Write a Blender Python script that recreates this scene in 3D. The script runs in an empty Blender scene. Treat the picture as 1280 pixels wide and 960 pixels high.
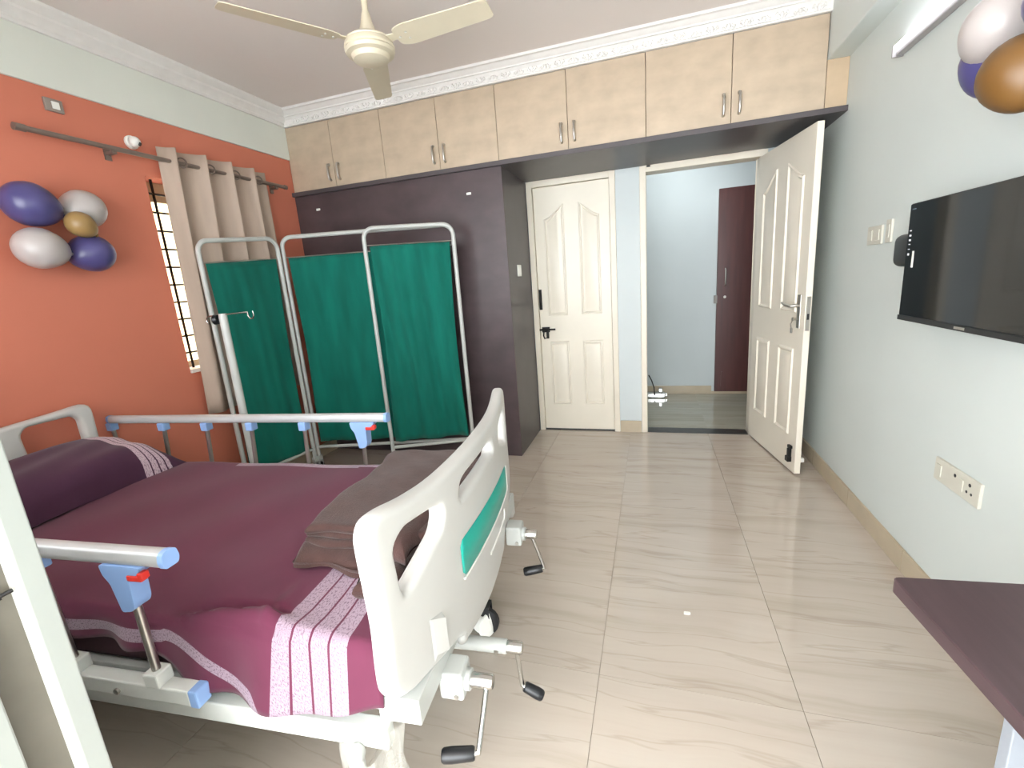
import bpy, bmesh, math, random
from mathutils import Vector, Matrix
random.seed(7)
S = bpy.context.scene
C = S.collection
PI = math.pi

# ------------------------------------------------------------------ camera
CAM_H = 1.3341
cam_data = bpy.data.cameras.new('camera'); cam = bpy.data.objects.new('camera', cam_data); C.objects.link(cam)
cam_data.sensor_width = 36.0; cam_data.lens = 36.0 * 567.185 / 1280.0
cam_data.clip_start = 0.01
r_ = Vector((0.95515552, 0.28679916, -0.07364899)); u_ = Vector((0.00514583, 0.23261127, 0.97255618)); f_ = Vector((-0.29605988, 0.92932138, -0.22070412))
M = Matrix((r_, u_, -f_)).transposed().to_4x4(); M.translation = Vector((0, 0, CAM_H))
cam.matrix_world = M
S.camera = cam

# ------------------------------------------------------------------ world, exposure
S.view_settings.view_transform = 'Standard'; S.view_settings.look = 'None'
S.view_settings.gamma = 1.0; S.view_settings.use_curve_mapping = False
S.view_settings.exposure = 0.95
world = bpy.data.worlds.new('overcast_sky'); S.world = world; world.use_nodes = True
bg = world.node_tree.nodes['Background']
bg.inputs['Color'].default_value = (0.92, 0.965, 1.0, 1); bg.inputs['Strength'].default_value = 6.6

# ------------------------------------------------------------------ helpers
def lin(h):
    h = h.lstrip('#'); o = []
    for i in (0, 2, 4):
        c = int(h[i:i+2], 16) / 255.0
        o.append(c / 12.92 if c <= 0.04045 else ((c + 0.055) / 1.055) ** 2.4)
    return (*o, 1.0)

def mat(name, col, rough=0.5, metal=0.0, var=0.06, scale=6.0, stretch=(1, 1, 1), bump=0.0, bscale=None, spec=0.5, coat=0.0, coord='Object', sheen=0.0, alpha=1.0, trans=0.0):
    m = bpy.data.materials.new(name); m.use_nodes = True
    nt = m.node_tree; N = nt.nodes; Lk = nt.links; b = N['Principled BSDF']
    c = lin(col)
    b.inputs['Roughness'].default_value = rough; b.inputs['Metallic'].default_value = metal
    b.inputs['Specular IOR Level'].default_value = spec
    b.inputs['Coat Weight'].default_value = coat; b.inputs['Coat Roughness'].default_value = 0.08
    b.inputs['Sheen Weight'].default_value = sheen
    b.inputs['Alpha'].default_value = alpha; b.inputs['Transmission Weight'].default_value = trans
    tc = N.new('ShaderNodeTexCoord'); mp = N.new('ShaderNodeMapping'); mp.inputs['Scale'].default_value = stretch
    if coord == 'World':
        g = N.new('ShaderNodeNewGeometry'); Lk.new(g.outputs['Position'], mp.inputs['Vector'])
    else:
        Lk.new(tc.outputs[coord], mp.inputs['Vector'])
    nz = N.new('ShaderNodeTexNoise'); nz.inputs['Scale'].default_value = scale; nz.inputs['Detail'].default_value = 5
    Lk.new(mp.outputs['Vector'], nz.inputs['Vector'])
    rp = N.new('ShaderNodeValToRGB')
    lo = [max(0, x * (1 - var * 1.6)) for x in c[:3]] + [1]; hi = [min(1, x * (1 + var * 1.6)) for x in c[:3]] + [1]
    rp.color_ramp.elements[0].position = 0.3; rp.color_ramp.elements[0].color = lo
    rp.color_ramp.elements[1].position = 0.7; rp.color_ramp.elements[1].color = hi
    Lk.new(nz.outputs['Fac'], rp.inputs['Fac']); Lk.new(rp.outputs['Color'], b.inputs['Base Color'])
    if bump:
        n2 = N.new('ShaderNodeTexNoise'); n2.inputs['Scale'].default_value = bscale or scale * 8; n2.inputs['Detail'].default_value = 3
        Lk.new(mp.outputs['Vector'], n2.inputs['Vector'])
        bp = N.new('ShaderNodeBump'); bp.inputs['Strength'].default_value = bump; bp.inputs['Distance'].default_value = 0.004
        Lk.new(n2.outputs['Fac'], bp.inputs['Height']); Lk.new(bp.outputs['Normal'], b.inputs['Normal'])
    return m

def emis(name, col, strength):
    m = bpy.data.materials.new(name); m.use_nodes = True; nt = m.node_tree
    b = nt.nodes['Principled BSDF']; b.inputs['Base Color'].default_value = lin(col)
    b.inputs['Emission Color'].default_value = lin(col); b.inputs['Emission Strength'].default_value = strength
    return m

class MB:
    def __init__(s): s.v = []; s.f = []; s.uv = None
    def add(s, vs, fs):
        o = len(s.v); s.v += [tuple(v) for v in vs]; s.f += [tuple(i + o for i in f) for f in fs]; return s
    def box(s, x0, x1, y0, y1, z0, z1):
        vs = [(x0, y0, z0), (x1, y0, z0), (x1, y1, z0), (x0, y1, z0), (x0, y0, z1), (x1, y0, z1), (x1, y1, z1), (x0, y1, z1)]
        return s.add(vs, [(0, 3, 2, 1), (4, 5, 6, 7), (0, 1, 5, 4), (1, 2, 6, 5), (2, 3, 7, 6), (3, 0, 4, 7)])
    def tube(s, pts, r, n=10, closed=False, caps=True):
        pts = [Vector(p) for p in pts]; m = len(pts); rr = r if isinstance(r, (list, tuple)) else [r] * m
        vs = []; up = None
        for i, p in enumerate(pts):
            a = pts[i-1] if (i > 0 or closed) else p; b = pts[(i+1) % m] if (i < m-1 or closed) else p
            t = (b - a).normalized()
            if up is None:
                up = Vector((0, 0, 1)) if abs(t.z) < 0.9 else Vector((1, 0, 0))
            side = t.cross(up).normalized(); up = side.cross(t).normalized()
            for k in range(n):
                an = 2 * PI * k / n; vs.append(p + side * math.cos(an) * rr[i] + up * math.sin(an) * rr[i])
        fs = []
        for i in range(m if closed else m-1):
            for k in range(n):
                a = i*n + k; b = i*n + (k+1) % n; c = ((i+1) % m)*n + (k+1) % n; d = ((i+1) % m)*n + k
                fs.append((a, b, c, d))
        if caps and not closed:
            fs.append(tuple(range(n))[::-1]); fs.append(tuple(range((m-1)*n, m*n)))
        return s.add(vs, fs)
    def lathe(s, prof, c, axis=(0, 0, 1), n=20):
        # prof: list of (radius, height along axis)
        ax = Vector(axis).normalized(); t = Vector((1, 0, 0)) if abs(ax.x) < 0.9 else Vector((0, 1, 0))
        a1 = ax.cross(t).normalized(); a2 = ax.cross(a1); c = Vector(c); vs = []
        for r, h in prof:
            for k in range(n):
                an = 2*PI*k/n; vs.append(c + ax*h + (a1*math.cos(an) + a2*math.sin(an)) * max(r, 1e-4))
        fs = []
        for i in range(len(prof)-1):
            for k in range(n):
                fs.append((i*n+k, i*n+(k+1) % n, (i+1)*n+(k+1) % n, (i+1)*n+k))
        fs.append(tuple(range(n))[::-1]); fs.append(tuple(range((len(prof)-1)*n, len(prof)*n)))
        return s.add(vs, fs)
    def ball(s, c, rx, ry=None, rz=None, n=14, m=8, rot=None):
        ry = ry or rx; rz = rz or rx; c = Vector(c); vs = []
        for i in range(m+1):
            th = PI * i / m
            for k in range(n):
                ph = 2*PI*k/n
                p = Vector((rx*math.sin(th)*math.cos(ph), ry*math.sin(th)*math.sin(ph), rz*math.cos(th)))
                if rot: p = rot @ p
                vs.append(c + p)
        fs = [(i*n+k, (i+1)*n+k, (i+1)*n+(k+1) % n, i*n+(k+1) % n) for i in range(m) for k in range(n)]
        return s.add(vs, fs)
    def prism(s, poly, fn, t0, t1):
        # poly: 2D list; fn(a, b, t) -> 3D
        n = len(poly); vs = [fn(a, b, t0) for a, b in poly] + [fn(a, b, t1) for a, b in poly]
        fs = [tuple(range(n))[::-1], tuple(range(n, 2*n))] + [(i, (i+1) % n, n+(i+1) % n, n+i) for i in range(n)]
        return s.add(vs, fs)
    def grid(s, nu, nv, fn):
        vs = [fn(i/nu, j/nv) for i in range(nu+1) for j in range(nv+1)]
        return s.add(vs, [(i*(nv+1)+j, (i+1)*(nv+1)+j, (i+1)*(nv+1)+j+1, i*(nv+1)+j+1) for i in range(nu) for j in range(nv)])

ROOT = {}
def wmat(o): return ROOT.get(o.name, Matrix.Identity(4))
def tag(o, label=None, cat=None, group=None, kind=None):
    if label: o['label'] = label
    if cat: o['category'] = cat
    if group: o['group'] = group
    if kind: o['kind'] = kind
    return o
def thing(name, label, cat, loc, rotz=0, group=None, kind=None):
    o = bpy.data.objects.new(name, None); C.objects.link(o); o.empty_display_size = 0.1
    o.location = loc; o.rotation_euler = (0, 0, rotz)
    ROOT[o.name] = Matrix.Translation(Vector(loc)) @ Matrix.Rotation(rotz, 4, 'Z')
    return tag(o, label, cat, group, kind)
def part(name, mb, m, parent=None, local=False, smooth=None, bevel=0.0, seg=2, label=None, sol=0.0):
    me = bpy.data.meshes.new(name); me.from_pydata(mb.v, [], mb.f)
    W = wmat(parent) if parent else Matrix.Identity(4)
    if parent and not local: me.transform(W.inverted())
    bm = bmesh.new(); bm.from_mesh(me)
    bmesh.ops.remove_doubles(bm, verts=bm.verts, dist=1e-6)
    bmesh.ops.recalc_face_normals(bm, faces=bm.faces)
    if bevel:
        es = [e for e in bm.edges if len(e.link_faces) == 2 and e.calc_face_angle(0) > 0.5]
        bmesh.ops.bevel(bm, geom=es, offset=bevel, segments=seg, affect='EDGES', profile=0.5, clamp_overlap=True)
    sm = smooth is not None
    for f in bm.faces: f.smooth = sm
    if sm:
        ang = math.radians(smooth)
        for e in bm.edges:
            if len(e.link_faces) == 2: e.smooth = e.calc_face_angle(0) < ang
    bm.to_mesh(me); bm.free()
    me.materials.append(m)
    o = bpy.data.objects.new(name, me); C.objects.link(o)
    if parent: o.parent = parent; ROOT[o.name] = W
    if sol:
        md = o.modifiers.new('thick', 'SOLIDIFY'); md.thickness = sol; md.offset = 0
    if label: o['label'] = label
    return o
def single(name, mb, m, label, cat, loc=(0, 0, 0), group=None, kind=None, **k):
    ROOT['_t'] = Matrix.Translation(Vector(loc))
    mb.v = [tuple(Vector(v) - Vector(loc)) for v in mb.v]
    o = part(name, mb, m, None, **k); o.location = loc; ROOT[o.name] = Matrix.Translation(Vector(loc))
    return tag(o, label, cat, group, kind)
def struct(name, mb, m, label=None, **k):
    o = part(name, mb, m, None, **k); o['kind'] = 'structure'
    if label: o['label'] = label; 
    return o
def arc(c, r, a0, a1, n, fn):
    return [fn(c[0] + r*math.cos(a0+(a1-a0)*i/n), c[1] + r*math.sin(a0+(a1-a0)*i/n)) for i in range(n+1)]
def fillet(poly, r, n=5, closed=True):
    out = []; m = len(poly)
    rr = r if isinstance(r, (list, tuple)) else [r]*m
    for i in range(m):
        p = Vector(poly[i])
        if not closed and i in (0, m-1): out.append(tuple(p)); continue
        a = Vector(poly[i-1]); b = Vector(poly[(i+1) % m])
        d1 = (a-p); d2 = (b-p); l = min(rr[i], d1.length*0.48, d2.length*0.48)
        s = p + d1.normalized()*l; e = p + d2.normalized()*l
        for k in range(n+1):
            t = k/n; out.append(tuple(s*(1-t)**2 + p*2*t*(1-t) + e*t*t))
    return out

# room numbers (metres)
L, R, D, W = -2.696, 1.0216, 3.8224, 3.184
CEIL = 2.70; XB = 0.918; ZB = 2.375
YF = 0.38

# ------------------------------------------------------------------ materials
m_wall = mat('wall_paint_pale', '#cbd1cd', 0.55, var=0.02, scale=1.5)
m_wall2 = mat('wall_paint_bluish', '#c6cdcd', 0.55, var=0.02, scale=1.5)
m_orange = mat('wall_paint_orange', '#cc7860', 0.5, var=0.03, scale=1.2)
m_ceil = mat('ceiling_paint', '#e2dad5', 0.8, var=0.015, scale=1)
m_plaster = mat('cornice_plaster', '#e2dfdb', 0.6, var=0.02, scale=20)
m_band = mat('beam_paint', '#dcdfd6', 0.6, var=0.02, scale=2)
m_laminate = mat('cabinet_laminate', '#b8a690', 0.38, var=0.07, scale=7, stretch=(1, 1, 1.6))
m_dark = mat('dark_laminate', '#493c3e', 0.42, var=0.13, scale=5, stretch=(1, 1, 1.5))
m_shelf = mat('shelf_laminate', '#4b4547', 0.4, var=0.06, scale=5)
m_door = mat('door_cream_paint', '#e3dbcb', 0.35, var=0.02, scale=3)
m_frame = mat('door_frame_paint', '#e0d7c6', 0.4, var=0.03, scale=5)
m_brown = mat('brown_laminate', '#4e2825', 0.35, var=0.1, scale=8, stretch=(3, 3, 0.3))
m_table = mat('table_laminate', '#463639', 0.36, var=0.1, scale=9, stretch=(6, 0.5, 6))
m_chrome = mat('chrome', '#c9c9c6', 0.18, 1.0, var=0.03)
m_steel = mat('brushed_steel', '#b9b5ae', 0.3, 0.9, var=0.05)
m_alu = mat('aluminium_rail', '#bfc1c2', 0.42, 0.2, var=0.03, scale=3)
m_black = mat('black_plastic', '#17181b', 0.35, var=0.05)
m_iron = mat('black_iron', '#1b1a19', 0.5, 0.4, var=0.08)
m_white = mat('white_plastic', '#e9e8e2', 0.35, var=0.015)
m_enamel = mat('white_enamel', '#b9bbb7', 0.32, var=0.02)
m_abs = mat('white_moulded_plastic', '#c2c0bc', 0.32, var=0.012, spec=0.5)
m_enamel_lift = mat('bed_enamel_lifted', '#d9dbd6', 0.35, var=0.02)  # white enamel again, lightened to offset the shade on frame and rails
m_greenp = mat('teal_panel', '#14a090', 0.35, var=0.03)
m_bluep = mat('blue_plastic', '#8fb0e2', 0.4, var=0.03)
m_red = mat('red_plastic', '#e0392f', 0.4, var=0.03)
m_cloth = mat('green_cloth', '#0a6658', 0.85, var=0.10, scale=4, stretch=(3, 3, 0.6), bump=0.15, bscale=300, sheen=0.1, spec=0.2)
m_blanket = mat('brown_blanket', '#4b3632', 0.95, var=0.10, scale=18, bump=0.5, bscale=250, spec=0.15, sheen=0.2)
m_curt = mat('beige_curtain', '#b5a293', 0.85, var=0.06, scale=3, stretch=(4, 4, 0.5), bump=0.1, bscale=300, spec=0.2)
m_fan = mat('fan_ivory', '#d3c9b2', 0.35, var=0.03)
m_bpur = mat('balloon_purple', '#4d4878', 0.28, var=0.03, spec=0.5)
m_bwht = mat('balloon_white', '#b3aba8', 0.3, var=0.02)
m_bgld = mat('balloon_gold', '#95774a', 0.4, 0.0, var=0.03)
m_bgld_dim = mat('balloon_gold_dimmed', '#6a4a22', 0.4, 0.0, var=0.03)  # gold again, darkened to offset the strong daylight on the right cluster
m_skirt = mat('skirting_tile', '#b8a991', 0.3, var=0.06, scale=5)
m_plate = mat('switch_plate', '#c9c6b9', 0.4, var=0.01)
m_grout = mat('tile_grout', '#a2978a', 0.8, var=0.05)
m_rodg = mat('dull_metal', '#8b8680', 0.5, 0.4)
m_stone = mat('threshold_stone', '#3a3a38', 0.3, var=0.15, scale=30)
m_screen = mat('tv_screen', '#0a0e12', 0.06, var=0.02, spec=0.42)
m_tread = mat('caster_rubber', '#1e1e20', 0.6)
m_matt = mat('mattress_ticking', '#4a3038', 0.8)
m_upvc = mat('door_jamb_white', '#a6aaa5', 0.35, var=0.01)
m_beige = mat('jamb_beige', '#6e695f', 0.6, var=0.06, scale=12)
m_print = mat('white_print', '#dfe3e6', 0.5)
m_ext = mat('outside_render', '#dcc48f', 0.8, var=0.03)
m_balc = mat('balcony_floor', '#b8ae9f', 0.6)

def floor_mat(name, base, light, dark, rough):
    m = bpy.data.materials.new(name); m.use_nodes = True; nt = m.node_tree; N = nt.nodes; K = nt.links; b = N['Principled BSDF']
    g = N.new('ShaderNodeNewGeometry'); oi = N.new('ShaderNodeObjectInfo')
    off = N.new('ShaderNodeVectorMath'); off.operation = 'ADD'
    cx = N.new('ShaderNodeCombineXYZ'); ml = N.new('ShaderNodeMath'); ml.operation = 'MULTIPLY'; ml.inputs[1].default_value = 37.0
    K.new(oi.outputs['Random'], ml.inputs[0]); K.new(ml.outputs[0], cx.inputs['Y'])
    K.new(g.outputs['Position'], off.inputs[0]); K.new(cx.outputs[0], off.inputs[1])
    # gentle warp so that the veins wander
    wn = N.new('ShaderNodeTexNoise'); wn.inputs['Scale'].default_value = 1.6; wn.inputs['Detail'].default_value = 2
    K.new(off.outputs[0], wn.inputs['Vector'])
    ws = N.new('ShaderNodeVectorMath'); ws.operation = 'SCALE'; ws.inputs['Scale'].default_value = 0.16; K.new(wn.outputs['Color'], ws.inputs[0])
    wa = N.new('ShaderNodeVectorMath'); wa.operation = 'ADD'; K.new(off.outputs[0], wa.inputs[0]); K.new(ws.outputs[0], wa.inputs[1])
    mp = N.new('ShaderNodeMapping'); mp.inputs['Scale'].default_value = (0.55, 8.0, 1.0); K.new(wa.outputs[0], mp.inputs['Vector'])
    n1 = N.new('ShaderNodeTexNoise'); n1.inputs['Scale'].default_value = 1.3; n1.inputs['Detail'].default_value = 7; n1.inputs['Roughness'].default_value = 0.62
    K.new(mp.outputs[0], n1.inputs['Vector'])
    r1 = N.new('ShaderNodeValToRGB'); r1.color_ramp.elements[0].position = 0.34; r1.color_ramp.elements[0].color = lin(dark)
    r1.color_ramp.elements[1].position = 0.66; r1.color_ramp.elements[1].color = lin(light)
    e = r1.color_ramp.elements.new(0.46); e.color = lin(base)
    K.new(n1.outputs['Fac'], r1.inputs['Fac'])
    # thin reddish veins
    mp2 = N.new('ShaderNodeMapping'); mp2.inputs['Scale'].default_value = (0.8, 9.0, 1.0); K.new(wa.outputs[0], mp2.inputs['Vector'])
    n2 = N.new('ShaderNodeTexNoise'); n2.inputs['Scale'].default_value = 0.9; n2.inputs['Detail'].default_value = 4; K.new(mp2.outputs[0], n2.inputs['Vector'])
    r2 = N.new('ShaderNodeValToRGB'); els = r2.color_ramp.elements
    els[0].position = 0.485; els[0].color = (0, 0, 0, 1); els[1].position = 0.515; els[1].color = (0, 0, 0, 1)
    e = els.new(0.5); e.color = (0.26, 0.26, 0.26, 1)
    K.new(n2.outputs['Fac'], r2.inputs['Fac'])
    mx = N.new('ShaderNodeMix'); mx.data_type = 'RGBA'; K.new(r2.outputs['Color'], mx.inputs['Factor'])
    K.new(r1.outputs['Color'], mx.inputs['A']); mx.inputs['B'].default_value = lin('#8f7a66')
    K.new(mx.outputs['Result'], b.inputs['Base Color'])
    b.inputs['Roughness'].default_value = rough; b.inputs['Specular IOR Level'].default_value = 0.7
    return m
m_tile = floor_mat('polished_tile', '#bfb3a6', '#c4b9ac', '#b6aa9b', 0.07)
m_tile2 = floor_mat('corridor_tile', '#a9a594', '#b0ac9c', '#9f9a89', 0.06)

def band_mask(nt, val, edges):
    """sum of soft bands [a,b] on a scalar"""
    N = nt.nodes; K = nt.links; out = None
    for a, b in edges:
        g = N.new('ShaderNodeMath'); g.operation = 'GREATER_THAN'; K.new(val, g.inputs[0]); g.inputs[1].default_value = a
        l = N.new('ShaderNodeMath'); l.operation = 'LESS_THAN'; K.new(val, l.inputs[0]); l.inputs[1].default_value = b
        p = N.new('ShaderNodeMath'); p.operation = 'MULTIPLY'; K.new(g.outputs[0], p.inputs[0]); K.new(l.outputs[0], p.inputs[1])
        if out is None: out = p.outputs[0]
        else:
            s = N.new('ShaderNodeMath'); s.operation = 'MAXIMUM'; K.new(out, s.inputs[0]); K.new(p.outputs[0], s.inputs[1]); out = s.outputs[0]
    return out
def striped_cloth(name, base, stripe, xb, yb):
    m = bpy.data.materials.new(name); m.use_nodes = True; nt = m.node_tree; N = nt.nodes; K = nt.links; b = N['Principled BSDF']
    uv = N.new('ShaderNodeUVMap'); sp = N.new('ShaderNodeSeparateXYZ'); K.new(uv.outputs[0], sp.inputs[0])
    masks = []
    if xb: masks.append(band_mask(nt, sp.outputs['X'], xb))
    if yb: masks.append(band_mask(nt, sp.outputs['Y'], yb))
    k = masks[0]
    for q in masks[1:]:
        s = N.new('ShaderNodeMath'); s.operation = 'MAXIMUM'; K.new(k, s.inputs[0]); K.new(q, s.inputs[1]); k = s.outputs[0]
    nz = N.new('ShaderNodeTexNoise'); nz.inputs['Scale'].default_value = 260; nz.inputs['Detail'].default_value = 3; K.new(uv.outputs[0], nz.inputs['Vector'])
    rs = N.new('ShaderNodeValToRGB'); rs.color_ramp.elements[0].position = 0.32; rs.color_ramp.elements[0].color = lin('#6f5a6a')
    rs.color_ramp.elements[1].position = 0.52; rs.color_ramp.elements[1].color = lin(stripe); K.new(nz.outputs['Fac'], rs.inputs['Fac'])
    n3 = N.new('ShaderNodeTexNoise'); n3.inputs['Scale'].default_value = 5; n3.inputs['Detail'].default_value = 4; K.new(uv.outputs[0], n3.inputs['Vector'])
    rb = N.new('ShaderNodeValToRGB'); c = lin(base)
    rb.color_ramp.elements[0].position = 0.3; rb.color_ramp.elements[0].color = tuple(x*0.9 for x in c[:3]) + (1,)
    rb.color_ramp.elements[1].position = 0.7; rb.color_ramp.elements[1].color = tuple(x*1.1 for x in c[:3]) + (1,)
    K.new(n3.outputs['Fac'], rb.inputs['Fac'])
    mx = N.new('ShaderNodeMix'); mx.data_type = 'RGBA'; K.new(k, mx.inputs['Factor']); K.new(rb.outputs['Color'], mx.inputs['A']); K.new(rs.outputs['Color'], mx.inputs['B'])
    K.new(mx.outputs['Result'], b.inputs['Base Color'])
    b.inputs['Roughness'].default_value = 0.85; b.inputs['Specular IOR Level'].default_value = 0.2; b.inputs['Sheen Weight'].default_value = 0.15
    bp = N.new('ShaderNodeBump'); bp.inputs['Strength'].default_value = 0.12; bp.inputs['Distance'].default_value = 0.002
    n4 = N.new('ShaderNodeTexNoise'); n4.inputs['Scale'].default_value = 500; K.new(uv.outputs[0], n4.inputs['Vector'])
    K.new(n4.outputs['Fac'], bp.inputs['Height']); K.new(bp.outputs['Normal'], b.inputs['Normal'])
    return m
def clear_mat(name, col, fac_clear, rough=0.05):
    m = bpy.data.materials.new(name); m.use_nodes = True; nt = m.node_tree; N = nt.nodes; K = nt.links
    b = N['Principled BSDF']; b.inputs['Base Color'].default_value = lin(col); b.inputs['Roughness'].default_value = rough
    t = N.new('ShaderNodeBsdfTransparent'); mx = N.new('ShaderNodeMixShader'); mx.inputs[0].default_value = fac_clear
    K.new(b.outputs[0], mx.inputs[1]); K.new(t.outputs[0], mx.inputs[2]); K.new(mx.outputs[0], N['Material Output'].inputs['Surface'])
    return m
m_wrap = clear_mat('plastic_wrap', '#dcdad2', 0.72, 0.15)
m_glass = clear_mat('window_glass', '#dfe8e6', 0.88, 0.02)

# ------------------------------------------------------------------ the room shell
fl = struct('floor', MB().box(L-0.2, R+0.2, -2.2, D+0.14, -0.06, -0.004), m_grout, 'grout bed under the polished beige floor tiles of the room')
GX = [-0.792 + 0.612*i for i in range(-4, 4)]; GY = [2.52 + 1.22*i for i in range(-4, 2)]
GX[0] = L; GX = [x for x in GX if x < R-0.02] + [R]; GX = sorted(set([x for x in GX if x >= L])); GY = [-2.15] + [g for g in GY if -2.1 < g < D] + [D]
for i in range(len(GX)-1):
    for j in range(len(GY)-1):
        if GX[i+1]-GX[i] < 0.03 or GY[j+1]-GY[j] < 0.03: continue
        part('tile', MB().box(GX[i]+0.0009, GX[i+1]-0.0009, GY[j]+0.0006, GY[j+1]-0.0006, -0.03, 0.0), m_tile, fl)
struct('ceiling', MB().box(L-0.2, R+0.2, YF-0.14, D+0.12, CEIL, CEIL+0.1), m_ceil, 'matt grey-beige painted ceiling of the room')
struct('wall_right', MB().box(R, R+0.14, -2.2, D+0.1, 0, CEIL), m_wall, 'pale greenish white painted wall behind the television')  # carried on outdoors as an added screen against side daylight
# left wall with a window hole
WY0, WY1, WZ0, WZ1 = 2.03, 2.82, 0.95, 2.055
mb = MB().box(L-0.18, L, YF-0.14, WY0, 0, CEIL).box(L-0.18, L, WY1, D+0.1, 0, CEIL).box(L-0.18, L, WY0, WY1, 0, WZ0).box(L-0.18, L, WY0, WY1, WZ1, CEIL)
struct('wall_left', mb, m_orange, 'orange painted wall with the window and the balloons')
# white beam band above the orange
struct('trim_3', MB().box(L, L+0.016, YF, W+0.002, 2.371, 2.61), m_band, 'white painted band along the top of the orange wall', bevel=0.003)
# back wall with two door holes
A0, A1, B0, B1, DH = -0.972, -0.268, -0.088, 0.775, 2.098
mb = MB().box(L-0.1, A0, D, D+0.12, 0, CEIL).box(A1, B0, D, D+0.12, 0, CEIL).box(B1, 2.2, D, D+0.12, 0, CEIL).box(A0, A1, D, D+0.12, DH, CEIL).box(B0, B1, D, D+0.12, DH, CEIL)
struct('wall_back', mb, m_wall2, 'bluish white wall strip between and around the two doors')
# front wall beside the balcony opening (camera stands in the opening)
JX = -0.90; LG = -2.35
mb = MB().box(L-0.1, LG, YF-0.14, YF, 0, CEIL).box(LG, R, YF-0.14, YF, 2.3, CEIL)
struct('wall_front', mb, m_wall, 'painted wall beside the balcony opening')
struct('ceiling_balcony_added', MB().box(L-0.2, R+0.8, -2.2, YF-0.14, 2.45, 2.6), m_ceil, 'unseen roof slab added outside the opening to cut off high daylight')  # added roof, blocks high sky so daylight comes in flatter
# concrete beam along the right wall under the ceiling
struct('trim_2', MB().box(XB, R+0.02, YF, D+0.05, ZB, CEIL+0.02), m_wall, 'painted beam running along the top of the right wall', bevel=0.006)
# baseboards: one stone strip per tile length
def skirting(name, x0, x1, y0, y1, h, label, along):
    root = thing(name, label, None, ((x0+x1)/2, (y0+y1)/2, 0), kind='structure')
    a0, a1 = (y0, y1) if along == 'y' else (x0, x1); n = max(1, round((a1-a0)/0.61))
    for i in range(n):
        p, q = a0+(a1-a0)*i/n+0.0008, a0+(a1-a0)*(i+1)/n-0.0008
        mb = MB().box(x0, x1, p, q, 0, h) if along == 'y' else MB().box(p, q, y0, y1, 0, h)
        part('skirting_strip', mb, m_skirt, root, bevel=0.002, seg=1)
skirting('baseboard_right', R-0.012, R, YF, D, 0.10, 'beige tile skirting along the foot of the right wall', 'y')
skirting('baseboard_back', A1+0.002, B0-0.002, D-0.012, D, 0.10, 'short beige tile skirting between the two doors', 'x')
skirting('baseboard_left', L, L+0.012, YF, W, 0.10, 'beige tile skirting along the foot of the orange wall', 'y')

# cornices
def cornice(name, prof, fn, a, b, label):
    t = thing(name, label, None, tuple(fn(0, CEIL, (a+b)/2)), kind='structure')
    part('moulding', MB().prism(prof, lambda p, z, t_: fn(p, z, t_), a, b), m_plaster, t, smooth=25)
    return t
prof = [(-0.005, 2.598), (0.018, 2.598), (0.022, 2.606), (0.016, 2.612), (0.022, 2.640), (0.036, 2.655), (0.046, 2.656), (0.048, 2.664), (0.060, 2.670), (0.076, 2.684), (0.092, 2.686), (0.094, CEIL), (-0.005, CEIL)]
cb = cornice('trim_1', prof, lambda p, z, t: (t, W-p, z), L+0.0, XB, 'white plaster cornice with floral relief above the wall cupboards')
cl = cornice('trim_4', [(0.012, 2.600), (0.030, 2.600), (0.036, 2.612), (0.034, 2.622), (0.048, 2.640), (0.062, 2.650), (0.064, 2.662), (0.082, 2.672), (0.096, 2.686), (0.098, CEIL), (0.012, CEIL)], lambda p, z, t: (L+p, t, z), YF, W-0.02, 'plain stepped white plaster cornice above the orange wall')
orn = MB()
for (dx, dz, rx, rz, a) in [(0, 0, .010, .016, 0), (-.016, .003, .007, .013, .7), (.016, .003, .007, .013, -.7), (-.027, -.007, .006, .011, -.5), (.027, -.007, .006, .011, .5), (0, .017, .005, .006, 0)]:
    orn.ball((dx, 0, dz), rx, 0.007, rz, 8, 5, Matrix.Rotation(a, 3, 'Y'))
o0 = part('relief_flower', orn, m_plaster, cb, local=True, smooth=60)
nO = 40
for i in range(nO):
    o = o0 if i == 0 else o0.copy()
    if i: C.objects.link(o); o.parent = cb
    x = L+0.10 + (XB-0.02-L-0.10)*(i+0.5)/nO
    o.location = Vector((x, W-0.021, 2.627)) - ROOT[cb.name].translation
    o.rotation_euler = (math.radians(-12), 0 if i % 2 == 0 else PI, 0)

# ------------------------------------------------------------------ corridor behind the open door
CY = 5.12
cf = struct('floor_corridor', MB().box(-1.2, 2.1, D+0.125, CY+0.1, -0.06, -0.004), m_grout, 'corridor floor seen through the open doorway')
for i in range(4):
    for j in range(2):
        part('tile', MB().box(-1.2+0.82*i+.0012, -1.2+0.82*(i+1)-.0012, D+0.126+0.6*j, min(CY, D+0.126+0.6*(j+1))-.002, -0.03, -0.001), m_tile2, cf)
struct('trim_5', MB().box(B0+0.05, B1-0.05, D-0.004, D+0.124, -0.02, 0.003), m_stone, 'dark stone threshold strip in the open doorway')
struct('ceiling_corridor_added', MB().box(-1.3, 2.2, D+0.121, CY+0.1, CEIL-.001, CEIL+.12), m_ceil, 'unseen corridor ceiling added to keep out the sky light')  # unseen ceiling and end walls, added to keep sky light out
struct('wall_corridor', MB().box(-1.3, 2.2, CY, CY+0.1, 0, CEIL), m_wall2, 'pale blue-green corridor wall facing the doorway')
struct('wall_corridor_left', MB().box(-1.3, -1.2, D+0.12, CY, 0, CEIL), m_wall2, 'unseen left end wall added to close the corridor against daylight')
struct('wall_corridor_right', MB().box(2.1, 2.2, D+0.12, CY, 0, CEIL), m_wall2, 'unseen right end wall added to close the corridor against daylight')
skirting('baseboard_corridor', -1.2, 0.60, CY-0.012, CY, 0.09, 'beige tile skirting on the far corridor wall', 'x')
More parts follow.
